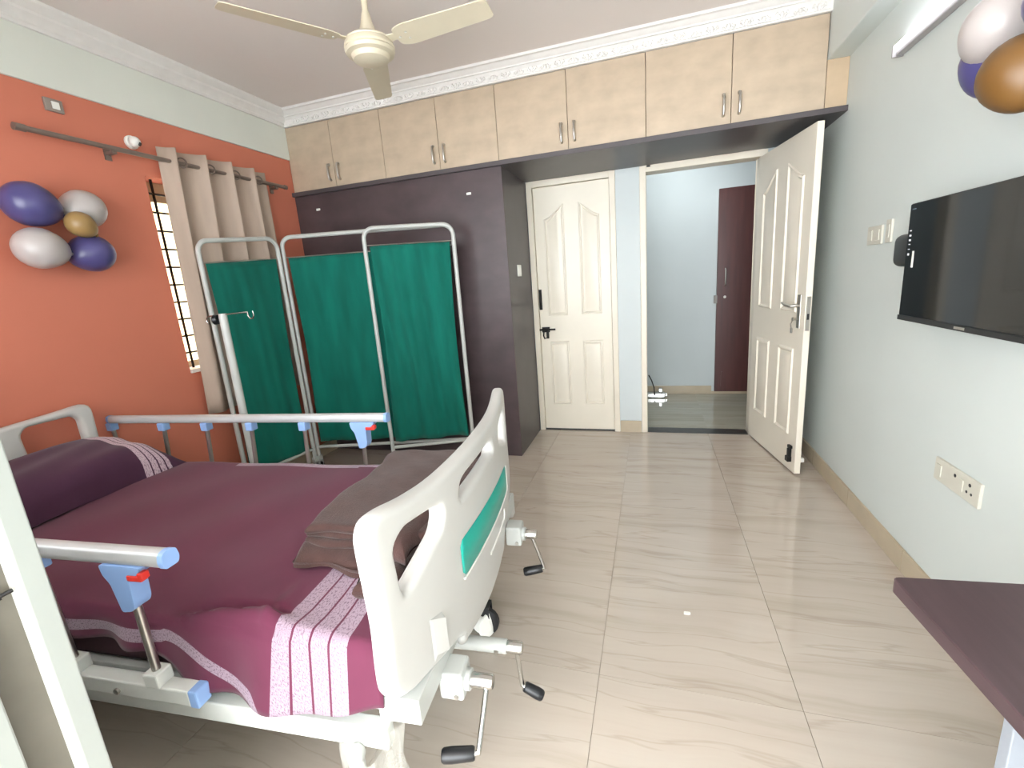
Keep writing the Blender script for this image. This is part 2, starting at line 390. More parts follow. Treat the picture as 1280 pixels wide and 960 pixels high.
lamp = thing('added_corridor_lamp', 'unseen round ceiling lamp added to brighten the corridor beyond the doorway', 'lamp', (0.2, 4.5, CEIL))  # added light source, out of view, to brighten the corridor
part('fill_lamp_body', MB().lathe([(0.15, 0), (0.15, -0.03)], (0.2, 4.5, CEIL)), m_white, lamp, smooth=30)
part('diffuser', MB().lathe([(0.14, -0.03), (0.13, -0.045), (0.02, -0.055)], (0.2, 4.5, CEIL)), emis('fill_lamp_glow', '#f4fbff', 30), lamp, smooth=30)

# ------------------------------------------------------------------ doors
def panel_mb(poly, fn):
    """raised moulding ring with a lifted field; poly in (a, z), fn(a, z, out)"""
    n = len(poly); mb = MB(); ca = sum(p[0] for p in poly)/n; cz = sum(p[1] for p in poly)/n
    xs = [p[0] for p in poly]; zs = [p[1] for p in poly]; xm = (min(xs)+max(xs))/2; zl, zh = min(zs), max(zs)
    def inset(d):
        kx = 1-2*d/(max(xs)-min(xs)); kz = 1-2.3*d/(zh-zl)
        return [(xm+(x-xm)*kx, zl+d+(z-zl)*kz) for x, z in poly]
    sg = 1
    rings = [(0, -0.0005), (0.006, 0.009), (0.014, 0.010), (0.022, -0.0005), (0.026, -0.0005), (0.044, 0.006)]
    vs = []; fs = []
    for d, h in rings: vs += [fn(a, z, h) for a, z in inset(d*sg)]
    for k in range(len(rings)-1):
        for i in range(n): fs.append((k*n+i, k*n+(i+1) % n, (k+1)*n+(i+1) % n, (k+1)*n+i))
    fs.append(tuple((len(rings)-1)*n+i for i in range(n)))
    return mb.add(vs, fs)
def curve_top(a0, a1, z0, zlow, zhigh, flip):
    """panel outline whose top sweeps up towards the middle of the door"""
    pts = [(a0, z0), (a1, z0)]
    top = [(a0+(a1-a0)*t, zlow+(zhigh-zlow)*h) for t, h in ((0, 0), (.30, .20), (.65, .62), (1, 1))]
    if flip: top = [(a0+a1-a, z) for a, z in top][::-1]
    return pts + top[::-1]
def door_panels(w):
    m = 0.085/0.63*w; g = 0.12/0.63*w; pw = (w-2*m-g)/2
    out = []
    out.append(('lower_panel', [(m, .24), (m+pw, .24), (m+pw, .80), (m, .80)])); out.append(('lower_panel', [(m+pw+g, .24), (w-m, .24), (w-m, .80), (m+pw+g, .80)]))
    out.append(('upper_panel', curve_top(m, m+pw, 1.02, 1.80, 1.91, False))); out.append(('upper_panel', curve_top(m+pw+g, w-m, 1.02, 1.80, 1.91, True)))
    return out

# door_1: closed
d1 = thing('door_1', 'closed cream panelled door beside the dark wardrobe', None, ((A0+A1)/2, D, 0), kind='structure')
fr = 0.045
mb = MB().box(A0, A0+fr, D-0.012, D+0.10, 0, DH).box(A1-fr, A1, D-0.012, D+0.10, 0, DH).box(A0+fr, A1-fr, D-0.012, D+0.10, DH-fr, DH)
part('door_frame', mb, m_frame, d1, bevel=0.004)
lf = part('leaf', MB().box(A0+fr+0.003, A1-fr-0.003, D+0.012, D+0.047, 0.012, DH-fr-0.003), m_door, d1, bevel=0.003)
wl = A1-A0-2*fr
for nm, poly in door_panels(wl): part(nm, panel_mb(poly, lambda a, z, h: (A0+fr+a, D+0.012-h, z)), m_door, lf, smooth=40)
# dark strip standing in for the shade in the gap under the leaf
part('gap_shade_strip', MB().box(A0+fr, A1-fr, D+0.006, D+0.03, 0.0, 0.013), m_stone, d1)
x0 = A0+fr+0.028
hb = MB().tube([(x0-.01, D+.012, 1.225), (x0-.008, D-.008, 1.215), (x0-.006, D-.018, 1.19), (x0-.006, D-.018, 1.13), (x0-.008, D-.008, 1.105), (x0-.01, D+.012, 1.095)], 0.0075, 8)
hb.box(x0-.022, x0+.003, D+.008, D+.013, 1.075, 1.245)
part('pull_handle', hb, m_iron, lf, smooth=40, label='black iron pull handle')
zb = 0.905
bb = MB().tube([(A0+fr-.02, D-.004, zb), (A0+fr+.135, D-.004, zb)], 0.008, 8).box(A0+fr+.02, A0+fr+.085, D-.004, D+.013, zb-.022, zb+.022).box(A0+fr+.058, A0+fr+.078, D-.016, D+.0, zb-.075, zb+.004)
bb.tube([(A0+fr+.035, D-.01, zb-.02), (A0+fr+.032, D-.014, zb-.05), (A0+fr+.040, D-.014, zb-.075), (A0+fr+.055, D-.012, zb-.07)], 0.006, 8)
part('slide_bolt', bb, m_iron, lf, smooth=40, label='black iron slide bolt with hasp')

# door_2: open, hinged on the right jamb
d2 = thing('door_2', 'open cream panelled door swung into the room by the right wall', None, ((B0+B1)/2, D, 0), kind='structure')
mb = MB().box(B0, B0+fr, D-0.012, D+0.125, 0, DH).box(B1-fr, B1, D-0.012, D+0.125, 0, DH).box(B0+fr, B1-fr, D-0.012, D+0.125, DH-fr, DH)
part('door_frame', mb, m_frame, d2, bevel=0.004)
part('door_catch', MB().box(-0.035, -0.008, D-0.03, D-0.012, 2.095, 2.085), m_black, d2, bevel=0.003, label='small black catch on the door frame head')
P0 = Vector((0.724, D-0.006, 0)); P1 = Vector((0.853, 3.058, 0)); dv = (P1-P0); wd = dv.length; dv.normalize(); nv = Vector((-dv.y, dv.x, 0)); nv = nv if nv.x < 0 else -nv
def dpt(a, z, h): p = P0 + dv*a + nv*h; return (p.x, p.y, z)
def dbox(mb, a0, a1, h0, h1, z0, z1):
    vs = [dpt(a, z, h) for z in (z0, z1) for a, h in ((a0, h0), (a1, h0), (a1, h1), (a0, h1))]
    return mb.add(vs, [(0, 3, 2, 1), (4, 5, 6, 7), (0, 1, 5, 4), (1, 2, 6, 5), (2, 3, 7, 6), (3, 0, 4, 7)])
lf2 = part('leaf', dbox(MB(), 0, wd, -0.036, 0, 0.012, 2.048), m_door, d2, bevel=0.002)
for nm, poly in door_panels(wd): part(nm, panel_mb(poly, lambda a, z, h: dpt(a, z, h)), m_door, lf2, smooth=40)
ah = wd-0.065
part('lock_plate', dbox(MB(), ah-.02, ah+.02, 0.0, 0.006, 0.93, 1.13), m_steel, lf2, bevel=0.002, label='steel plate of the lever handle')
hb = MB().tube([dpt(ah, 1.065, .004), dpt(ah, 1.065, .045), dpt(ah-.012, 1.065, .055), dpt(ah-.06, 1.068, .056), dpt(ah-.115, 1.078, .052)], [.009, .009, .009, .008, .007], 10)
part('lever_handle', hb, m_steel, lf2, smooth=50, label='steel lever handle')
kb = MB().tube([dpt(ah, .985, .004), dpt(ah, .985, .03)], .004, 6).lathe([(0.012, -.002), (0.012, .002)], dpt(ah, .985, .036), nv, 12).tube([dpt(ah, .98, .034), dpt(ah-.02, .955, .036), dpt(ah-.022, .93, .03)], .003, 6)
dbox(kb, ah-.032, ah-.014, .026, .032, .90, .93)
part('key', kb, m_steel, lf2, smooth=40, label='key left in the lock')
part('latch_plate', MB().add([dpt(a, z, h) for z in (.92, 1.12) for a, h in ((wd-.001, -.029), (wd+.002, -.029), (wd+.002, -.007), (wd-.001, -.007))], [(0, 3, 2, 1), (4, 5, 6, 7), (0, 1, 5, 4), (1, 2, 6, 5), (2, 3, 7, 6), (3, 0, 4, 7)]), m_steel, lf2, label='steel latch plate on the door edge')
part('latch_hole', MB().add([dpt(a, z, h) for z in (.985, 1.02) for a, h in ((wd+.0018, -.024), (wd+.003, -.024), (wd+.003, -.012), (wd+.0018, -.012))] , [(0, 3, 2, 1), (4, 5, 6, 7), (0, 1, 5, 4), (1, 2, 6, 5), (2, 3, 7, 6), (3, 0, 4, 7)]), m_black, lf2)
st = dbox(MB(), wd-.075, wd-.035, 0.0, 0.018, .165, .185); dbox(st, wd-.068, wd-.045, 0.0, .022, .10, .165); dbox(st, wd-.08, wd-.04, 0.0, .026, .075, .11)
part('door_holder', st, m_iron, lf2, bevel=0.004, label='black metal door holder near the foot of the door')
part('bumper_rod', dbox(MB(), wd-.06, wd-.035, -.075, -.037, .07, .10), m_white, lf2, bevel=0.006, label='white rubber bumper behind the door')

# door_3: brown door on the corridor wall
d3 = thing('door_3', 'dark brown door on the corridor wall seen through the doorway', None, (0.95, CY, 0), kind='structure')
l3 = part('leaf', MB().box(0.625, 1.32, CY-0.04, CY-0.002, 0.035, 2.053), m_brown, d3, bevel=0.003)
part('pull_handle', MB().tube([(.70, CY-.04, 1.30), (.70, CY-.065, 1.285), (.70, CY-.068, 1.22), (.70, CY-.065, 1.15), (.70, CY-.04, 1.135)], .007, 8), m_steel, l3, smooth=40, label='slim steel handle')
part('key_lock', MB().lathe([(0.014, 0), (0.012, .008)], (.70, CY-.04, 1.02), (0, -1, 0), 14), m_steel, l3, smooth=40)
part('hinge', MB().box(.60, .63, CY-.045, CY-.01, .96, 1.04), m_rodg, d3)
part('tower_bolt', MB().box(.685, .70, CY-.048, CY-.04, .09, .25), m_brown, l3)
skirting('baseboard_corridor_2', 0.60, 2.1, CY-0.002, CY, 0.03, 'low strip under the brown corridor door', 'x')

# ------------------------------------------------------------------ window_1 with grille
w1 = thing('window_1', 'tall window in the orange wall half hidden by the beige curtain', None, (L-0.1, (WY0+WY1)/2, WZ0), kind='structure')
fx0, fx1 = L-0.16, L-0.12
mb = MB().box(fx0, fx1, WY0, WY0+.03, WZ0, WZ1).box(fx0, fx1, WY1-.04, WY1, WZ0, WZ1).box(fx0, fx1, WY0+.03, WY1-.04, WZ0, WZ0+.04).box(fx0, fx1, WY0+.03, WY1-.04, WZ1-.11, WZ1)
mb.box(fx0, fx1, (WY0+WY1)/2-.02, (WY0+WY1)/2+.02, WZ0+.04, WZ1-.11)
wf = part('window_frame', mb, mat('window_frame_paint', '#b7ab93', 0.5), w1)
part('pane', MB().box(L-.145, L-.14, WY0+.03, (WY0+WY1)/2-.02, WZ0+.04, WZ1-.11), m_glass, wf)
part('pane', MB().box(L-.145, L-.14, (WY0+WY1)/2+.02, WY1-.04, WZ0+.04, WZ1-.11), m_glass, wf)
part('window_sill', MB().box(L-.12, L+.012, WY0, WY1, WZ0-.02, WZ0+.004), m_plaster, w1, bevel=0.003)
gx = L-0.06
for k in range(6):
    y = WY0+0.072+0.125*k
    part('grille_bar', MB().tube([(gx, y, WZ0+.004), (gx, y, WZ1)], .0075, 6), m_iron, w1, smooth=60)
for k in range(10):
    z = WZ0+.1+.103*k
    part('grille_bar', MB().tube([(gx, WY0, z), (gx, WY1, z)], .0065, 6), m_iron, w1, smooth=60)
# made-up wall outside, added to shape the daylight at the window
nb = thing('added_outside_wall', 'cream wall added outside the window to shape its daylight', 'building', (L-2.4, 3.2, 0))
part('wall', MB().box(L-2.9, L-2.4, 0.6, 7.0, -3, 4.5), m_ext, nb)

# curtain rod and curtain
RX, RZ = L+0.058, 2.147
rod = thing('curtain_rod', 'brown metal curtain rod along the orange wall above the window', 'rod', (RX, 2.2, RZ))
m_rod = mat('rod_metal', '#85766d', 0.32, 0.4, var=0.05)
part('pole', MB().tube([(RX, 1.49, RZ), (RX, 3.03, RZ)], .0125, 12), m_rod, rod, smooth=50)
part('end_cap', MB().lathe([(.016, -.02), (.016, .02)], (RX, 1.485, RZ), (0, 1, 0), 12), m_rod, rod, smooth=50)
part('end_cap', MB().lathe([(.016, -.01), (.016, .01)], (RX, 3.035, RZ), (0, 1, 0), 12), m_rod, rod, smooth=50)
for y in (1.86, 2.95):
    part('bracket', MB().box(L+.001, RX, y-.012, y+.012, RZ-.025, RZ-.012).box(L+.001, L+.008, y-.015, y+.015, RZ-.05, RZ+.02), m_rod, rod)
cu = thing('window_curtain', 'beige eyelet curtain hanging from the rod in front of the window', 'curtain', (RX, 2.4, 0.66))
ywl = 0.185
def cfn(a, b):
    z = 0.66+(2.218-0.66)*b
    y = 2.095+a*0.755
    ph = 2*PI*(y-2.095)/ywl - 0.9
    flare = 1.0-0.25*(1-b)
    x = RX + 0.036*flare*(math.sin(ph)+0.22*math.sin(2*ph+1.3+2*b)) + 0.006*math.sin(5*b+7*a)
    return (x, y - (1-b)*0.05*(1-a) + 0.018*math.cos(ph)*(1), z)
part('fabric', MB().grid(110, 16, cfn), m_curt, cu, smooth=180, sol=0.003)
for k in range(4):
    yk = 2.095+ywl*(k+0.5)+.02
    part('eyelet_ring', MB().tube([(RX+.026*math.cos(a)*0.25+.022, yk+.026*math.cos(a)*.95, RZ+.026*math.sin(a)) for a in [2*PI*i/16 for i in range(16)]], .0045, 6, closed=True), m_rod, cu, smooth=60)

# ------------------------------------------------------------------ wardrobe, shelf, loft cupboards
XW = -0.976
wr = thing('wardrobe', 'dark brown laminate wardrobe block beneath the beige wall cupboards', 'wardrobe', ((L+XW)/2, W, 0))
part('front_panel', MB().box(L+.002, XW-.0, W, W+.02, 0.0, 2.10), m_dark, wr)
part('side_panel', MB().box(XW-.022, XW, W+.0205, D-.002, 0.0, 2.10), m_shelf, wr, label='greyer side panel facing the closed door')
for x, z in ((-1.226, 1.953), (-2.492, 1.99)):
    part('screw_cover', MB().box(x-.018, x+.018, W-.004, W, z-.008, z+.008), m_white, wr, bevel=.002, label='small white cover cap')
single('loft_shelf', MB().box(L+.002, R-.001, W-.028, D-.001, 2.10, 2.13), m_shelf, 'dark brown shelf board running under all the beige wall cupboards', 'shelf', ((L+R)/2, W, 2.10), bevel=.002)
edges = [L+.004, -2.292, -1.86, -1.42, -0.987, -0.511, -0.031, 0.443, 0.915]
names = ['far left beige wall cupboard in the corner above the orange wall', 'second beige wall cupboard from the left above the wardrobe', 'third beige wall cupboard from the left, above the closed cream door', 'rightmost beige wall cupboard, above the open door']
for k in range(4):
    a, b, c = edges[2*k], edges[2*k+1], edges[2*k+2]
    t = thing('wall_cupboard', names[k], 'cupboard', ((a+c)/2, W, 2.13), group='beige wall cupboards over the doors')
    part('carcass', MB().box(a+.001, c-.001, W+.019, D-.002, 2.131, 2.597), m_laminate, t)
    for x0, x1, side in ((a, b, 1), (b, c, -1)):
        dr = part('cupboard_door', MB().box(x0+.0018, x1-.0018, W, W+.018, 2.133, 2.596), m_laminate, t, bevel=.0015, seg=1)
        hx = x1-.042 if side == 1 else x0+.042
        part('handle', MB().tube([(hx, W, 2.292), (hx, W-.02, 2.288), (hx, W-.027, 2.268), (hx, W-.027, 2.207), (hx, W-.02, 2.187), (hx, W, 2.183)], [.010, .0085, .0075, .0075, .0085, .010], 8), m_steel, dr, smooth=50, label='steel bow handle')
single('filler_panel', MB().box(0.917, R-.001, W+.004, W+.02, 2.131, ZB-.001), mat('filler_laminate', '#bfa88c', 0.4), 'narrow beige filler panel between the cupboards and the right wall', 'panel', (0.97, W, 2.13))

def plate(name, x, y, z, dy, dz, label, cat, axis='x', rockers=1, m=None, out=-1, depth=.010, group=None, sockets=False):
    t = thing(name, label, cat, (x, y, z), group=group)
    part('plate', MB().box(min(x, x+out*depth), max(x, x+out*depth), y-dy/2, y+dy/2, z-dz/2, z+dz/2), m or m_plate, t, bevel=.002)
    xf = x+out*depth
    for i in range(rockers):
        yc = y-dy/2+dy*(i+.5)/rockers
        part('switch_rocker', MB().box(min(xf, xf+out*.004), max(xf, xf+out*.004), yc-dy/rockers*.28, yc+dy/rockers*.28, z-dz*.28, z+dz*.28), m or m_plate, t, bevel=.0015)
    return t, xf
# switch on the wardrobe side
t = thing('light_switch', 'white bell-push switch on the wardrobe side beside the closed door', 'switch', (XW, 3.45, 1.41))
part('plate', MB().box(XW, XW+.010, 3.405, 3.495, 1.365, 1.45), m_white, t, bevel=.003)
part('switch_rocker', MB().box(XW+.010, XW+.015, 3.435, 3.465, 1.385, 1.43), m_white, t, bevel=.002)
plate('light_switch', R, 2.67, 1.418, .145, .085, 'pale double switch plate on the right wall between open door and television', 'switch', rockers=2)
plate('light_switch', R, 2.532, 1.428, .05, .10, 'narrow white switch on the right wall just beside the television', 'switch', rockers=1)
t, xf = plate('power_socket', R, 1.845, .538, .25, .085, 'white power socket plate low on the right wall above the table corner', 'socket', rockers=0)
part('switch_rocker', MB().box(xf-.004, xf, 1.925, 1.955, .515, .56), m_plate, t, bevel=.0015)
for yc in (1.85, 1.77):
    for dy, dz, rr in ((0, .018, .0065), (-.012, -.010, .005), (.012, -.010, .005)):
        if yc == 1.85 and dy != 0: continue
        part('socket_hole', MB().lathe([(rr, 0), (rr, .0008)], (xf, yc+dy, .538+dz), (-1, 0, 0), 10), m_black, t)
part('switch_rocker', MB().box(xf-.004, xf, 1.80, 1.822, .515, .56), m_plate, t, bevel=.0015)
# small plate and camera on the orange wall
t = thing('junction_plate', 'small grey switch plate high on the orange wall near the white band', 'switch', (L, 1.67, 2.297))
part('plate', MB().box(L, L+.014, 1.635, 1.708, 2.268, 2.325), mat('plate_grey', '#9a8f87', 0.4, 0.3), t, bevel=.003)
part('switch_rocker', MB().box(L+.014, L+.02, 1.66, 1.69, 2.28, 2.312), m_white, t, bevel=.002)
t = thing('security_camera', 'white dome security camera on the orange wall above the curtain rod', 'camera', (L, 1.997, 2.216))
part('mount', MB().lathe([(.034, 0), (.034, .012), (.028, .016)], (L, 1.997, 2.216), (1, 0, 0), 18), m_white, t, smooth=30)
part('eye_ball', MB().ball((L+.034, 1.995, 2.214), .027), m_white, t, smooth=60)
part('lens', MB().lathe([(.011, 0), (.009, .006)], (L+.052, 2.004, 2.203), (1, .55, -.6), 12), m_black, t, smooth=40)

# ------------------------------------------------------------------ ceiling fan
FX, FY, FZ = -1.225, 2.095, 2.40
fan = thing('ceiling_fan', 'ivory three-blade ceiling fan hanging from the grey ceiling', 'fan', (FX, FY, CEIL))
part('down_rod', MB().tube([(FX, FY, FZ+.10), (FX, FY, CEIL-.03)], .014, 12), m_fan, fan, smooth=50)
part('canopy', MB().lathe([(.012, -.075), (.03, -.05), (.055, -.02), (.058, 0)], (FX, FY, CEIL), n=24), m_fan, fan, smooth=40)
part('lower_canopy', MB().lathe([(.055, .055), (.042, .075), (.028, .11), (.019, .15), (.015, .16)], (FX, FY, FZ), n=24), m_fan, fan, smooth=40)
part('motor', MB().lathe([(.0, -.048), (.05, -.046), (.078, -.036), (.086, -.018), (.106, -.012), (.112, .0), (.108, .008), (.113, .014), (.110, .028), (.104, .034), (.106, .040), (.085, .054), (.05, .058)], (FX, FY, FZ), n=32), m_fan, fan, smooth=35)
for an in (math.radians(-4), math.radians(116), math.radians(236)):
    ca, sa = math.cos(an), math.sin(an); tilt = math.radians(-11)
    def bp(rr, w, h=0, ca=ca, sa=sa):
        z = FZ+.026 + w*math.sin(tilt) + h
        ww = w*math.cos(tilt)
        return (FX+rr*ca-ww*sa, FY+rr*sa+ww*ca, z)
    ol = fillet([(.145, -.045), (.20, -.062), (.58, -.050), (.60, -.040), (.60, .040), (.58, .050), (.20, .062), (.145, .045)], .02, 4)
    bl = part('blade', MB().prism(ol, bp, -.002, .002), m_fan, fan, smooth=30)
    ir = MB().prism(fillet([(.095, -.022), (.15, -.016), (.215, -.03), (.225, .0), (.215, .03), (.15, .016), (.095, .022)], .01, 3), bp, .0025, .007)
    part('blade_arm', ir, m_fan, fan, smooth=30)
    for rr, w in ((.165, 0), (.205, .018), (.205, -.018)):
        part('screw', MB().lathe([(.006, -.006), (.004, -.003)], bp(rr, w), n=8), m_white, bl, smooth=40)

# ------------------------------------------------------------------ tube light
t = thing('tube_light', 'lit white tube light on the right wall under the beam', 'lamp', (R, 1.98, 2.17))
part('batten', MB().box(R-.030, R, 1.388, 2.58, 2.142, 2.180), mat('batten_paint', '#a5a2a2', 0.6), t, bevel=.004)
part('tube', MB().tube([(R-.032, 1.39, 2.176), (R-.032, 2.58, 2.176)], .0075, 10), emis('tube_glow', '#f4f6ff', 14), t, smooth=50)
for y in (1.384, 2.584):
    part('end_cap', MB().box(R-.042, R-.0, y-.004, y+.004, 2.138, 2.186), mat('holder_paint', '#8a8685', 0.6), t, bevel=.002)

# ------------------------------------------------------------------ balloons
def balloon(x, y, z, r, m, label, tilt, ax, group, sq=1.06):
    t = thing('balloon', label, 'balloon', (x, y, z), group=group)
    rot = Matrix.Rotation(tilt, 3, ax)
    mb = MB(); n = 24; vs = []
    prof = []
    for i in range(17):
        th = PI*i/16; rr = r*math.sin(th); h = r*sq*math.cos(th)
        if h < 0: h *= 1.12; rr *= (1-.10*(-h/(r*sq)))
        prof.append((rr, h))
    mb.lathe(prof[::-1], (0, 0, 0), n=n)
    mb.v = [tuple(Vector((x, y, z)) + rot @ Vector(v)) for v in mb.v]
    part('skin', mb, m, t, smooth=70)
    nb_ = MB().lathe([(.010, -r*sq*1.22), (.004, -r*sq*1.13), (.006, -r*sq*1.10)], (0, 0, 0), n=8)
    nb_.v = [tuple(Vector((x, y, z)) + rot @ Vector(v)) for v in nb_.v]
    part('knot', nb_, m, t, smooth=50)
gl = 'balloon cluster on the orange wall'; gr = 'balloon cluster on the right wall'
bx = L+.118
balloon(bx, 1.412, 1.812, .093, m_bpur, 'large purple balloon at the upper left of the orange wall cluster', 1.25, 'X', gl)
balloon(bx-.02, 1.622, 1.818, .087, m_bwht, 'white balloon at the upper right of the orange wall cluster', -1.2, 'X', gl)
balloon(bx+.055, 1.550, 1.735, .056, m_bgld, 'small gold balloon at the centre of the orange wall cluster', 0.9, 'X', gl)
balloon(bx+.01, 1.398, 1.626, .088, m_bwht, 'white balloon at the lower left of the orange wall cluster', 1.4, 'X', gl)
balloon(bx-.01, 1.605, 1.614, .087, m_bpur, 'purple balloon at the lower right of the orange wall cluster', -1.4, 'X', gl)
balloon(.88, 1.705, 1.895, .080, m_bwht, 'white balloon upper left in the cluster by the tube light', 0.9, 'X', gr)
balloon(.915, 1.765, 1.832, .078, m_bpur, 'purple balloon tucked behind the white and gold balloons on the right', 0.3, 'X', gr)
balloon(.86, 1.555, 1.735, .082, m_bgld_dim, 'large gold balloon lowest in the right wall cluster', -.5, 'X', gr)
balloon(.89, 1.48, 1.865, .080, m_bpur, 'purple balloon at the right frame edge above the gold one', -1.0, 'X', gr)
balloon(.90, 1.62, 2.00, .065, m_bgld_dim, 'gold balloon at the top of the right wall cluster', 0.2, 'X', gr)

# ------------------------------------------------------------------ television and box
TX = R-.12
tv = thing('television', 'flat black wall-mounted television on the right wall', 'television', (R, 1.73, 1.29))
bd = part('housing', MB().box(TX+.002, TX+.045, 1.355, 2.105, 1.081, 1.50), m_black, tv, bevel=.004)
part('screen', MB().box(TX-.001, TX+.002, 1.368, 2.098, 1.102, 1.496), m_screen, tv)
part('lower_bezel', MB().box(TX-.004, TX+.002, 1.357, 2.103, 1.083, 1.101), m_black, tv, bevel=.001)
part('brand_plate', MB().box(TX-.005, TX-.0035, 1.70, 1.75, 1.088, 1.096), m_steel, tv, label='small silver name strip on the lower bezel')
for k, (z, h) in enumerate(((1.405, .004), (1.388, .006), (1.372, .006), (1.357, .003), (1.340, .003), (1.322, .008))):
    part('printed_icon', MB().box(TX-.0015, TX-.001, 2.074, 2.086, z-h/2, z+h/2), m_print, tv)
part('printed_icon', MB().box(TX-.0015, TX-.001, 2.06, 2.085, 1.477, 1.481), mat('dim_print', '#5b6570', .5), tv)
part('sticker', MB().box(TX-.0018, TX-.001, 2.040, 2.053, 1.275, 1.333), m_white, tv, label='white sticker on the dark screen')
part('wall_mount', MB().box(TX+.045, R, 1.60, 1.86, 1.2, 1.4), m_black, tv)
bx_ = thing('set_top_box', 'black rounded box on the wall tucked behind the television edge', 'box', (R, 2.22, 1.335))
part('case', MB().box(R-.085, R-.01, 2.125, 2.30, 1.275, 1.40), m_black, bx_, bevel=.028, seg=4, smooth=50)
part('bracket', MB().box(R-.06, R, 2.17, 2.20, 1.39, 1.425), m_black, bx_, bevel=.006)

# ------------------------------------------------------------------ table at the right
TZ = 0.75
tb = thing('side_table', 'dark brown laminate table top at the lower right by the wall', 'table', (.75, .5, 0))
ol = [(.421, .901), (1.019, .955), (1.019, .10), (.485, .12)]
part('tabletop', MB().prism(fillet(ol, .012, 3), lambda a, b, t: (a, b, t), TZ-.028, TZ), m_table, tb, bevel=.002, seg=1)
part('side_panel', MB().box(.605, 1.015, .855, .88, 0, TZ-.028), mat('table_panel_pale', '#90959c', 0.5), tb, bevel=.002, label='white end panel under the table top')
part('side_panel', MB().box(.605, 1.015, .14, .165, 0, TZ-.028), m_white, tb, bevel=.002, label='white end panel under the table top')

# ------------------------------------------------------------------ balcony door jamb at the left
jb = thing('balcony_door', 'white balcony door jamb in the left foreground', 'door', (JX, YF-.07, 0))
part('jamb_rail', MB().box(JX-.03, JX, .349, YF, 0, 2.3), m_upvc, jb, bevel=.003, seg=3)
part('jamb_groove', MB().box(JX-.045, JX-.022, .292, .349, 0, 2.3), m_beige, jb, label='beige recess of the jamb')
part('jamb_bead', MB().box(JX-.023, JX-.004, .3445, .349, 0, 2.3), m_white, jb)
part('jamb_rail', MB().box(JX-.03, JX, .235, .292, 0, 2.3), m_upvc, jb, bevel=.003)
part('added_glass_pane', MB().box(LG+.05, JX-.03, .262, .268, 1.04, 2.24), m_glass, jb)  # unseen glazed panel and its frame, added to let daylight in left
part('added_kick_panel', MB().box(LG+.05, JX-.03, .255, .275, .06, .98), m_upvc, jb)  # added solid panel, shades the near side of the bed
part('added_door_rail', MB().box(LG+.05, JX-.03, .245, .285, .98, 1.04), m_upvc, jb)
part('added_door_rail', MB().box(LG+.002, JX-.03, .245, .285, .002, .06), m_upvc, jb)
part('added_door_rail', MB().box(LG+.002, JX-.03, .245, .285, 2.24, 2.30), m_upvc, jb)
part('added_door_stile', MB().box(LG+.002, LG+.05, .245, .285, .06, 2.24), m_upvc, jb)
part('latch', MB().box(JX-.022, JX-.012, .316, .330, 1.0-.065, 1.0-.05).tube([(JX-.014, .323, .94), (JX-.004, .34, .945)], .003, 6), m_iron, jb, label='small dark latch')

# ------------------------------------------------------------------ the folding screen
sc = thing('folding_screen', 'white tube-framed hospital screen with green cloth panels before the wardrobe', 'screen', (-1.9, 2.75, 0))
def screen_panel(p0, p1, zt0, zt1, ctop, cz0, amp, ph, feet0=True, feet1=True):
    a = Vector((p0[0], p0[1], 0)); b = Vector((p1[0], p1[1], 0)); w = (b-a).length; d = (b-a).normalized(); n = Vector((-d.y, d.x, 0))
    rr = .07
    pts2 = [(0, .13)] + [(0, zt0-rr)]
    pts2 += [(rr-rr*math.cos(t*PI/12), zt0-rr+rr*math.sin(t*PI/12)) for t in range(1, 7)]
    pts2 += [(w-rr+rr*math.sin(t*PI/12), zt1-rr+rr*math.cos(t*PI/12)) for t in range(0, 7)]
    pts2 += [(w, .13)]
    f3 = lambda s, z: tuple(a+d*s+Vector((0, 0, z)))
    fr_ = part('panel_frame', MB().tube([f3(*q) for q in pts2], .0145, 12), m_enamel, sc, smooth=50)
    part('bottom_bar', MB().tube([f3(.0, .20), f3(w, .195)], .012, 10), m_enamel, fr_, smooth=50)
    zt = lambda t: (zt0+(zt1-zt0)*t)-ctop
    part('cloth_rod', MB().tube([f3(.0, zt(0)+.005), f3(w, zt(1)+.005)], .004, 6), m_steel, fr_, smooth=50)
    def fn(t, q):
        s = .028+(w-.056)*t; z = cz0+(zt(t)-cz0)*q
        drop = (1-q)
        k = amp*(math.sin(2*PI*(t*2.1+ph+.7*drop))*(.4+.6*drop)+.30*math.sin(2*PI*(t*5.7+ph*2+.9*drop))+.3*math.sin(2*PI*(t*1.3+1.9*drop+ph)))
        pinch = .02*math.sin(PI*q)*(1 if t > .5 else -1)*abs(2*t-1)
        p = a+d*(s-pinch)+n*k
        return (p.x, p.y, z)
    part('cloth_panel', MB().grid(70, 30, fn), m_cloth, sc, smooth=180, sol=.002)
    for s, ok in ((0, feet0), (w, feet1)):
        if not ok: continue
        c = a+d*s
        cs = part('caster', MB().lathe([(.008, -.018), (.036, -.014), (.040, 0), (.036, .014), (.008, .018)], (c.x, c.y, .040), tuple(d), 16), m_tread, fr_, smooth=40)
        part('caster_fork', MB().box(c.x-.014, c.x+.014, c.y-.02, c.y-.016, .035, .10).box(c.x-.014, c.x+.014, c.y+.016, c.y+.02, .035, .10).box(c.x-.014, c.x+.014, c.y-.02, c.y+.02, .098, .135), m_enamel, fr_)
HL = (-2.47, 2.71); HR = (-1.305, 3.02)
screen_panel((-2.475, 2.67), (-2.56, 2.14), 1.735, 1.705, .135, .20, .004, .1)
screen_panel(HL, HR, 1.745, 1.742, .14, .24, .012, .35)
screen_panel((-1.29, 2.985), (-1.85, 2.775), 1.742, 1.748, .115, .24, .019, .6)
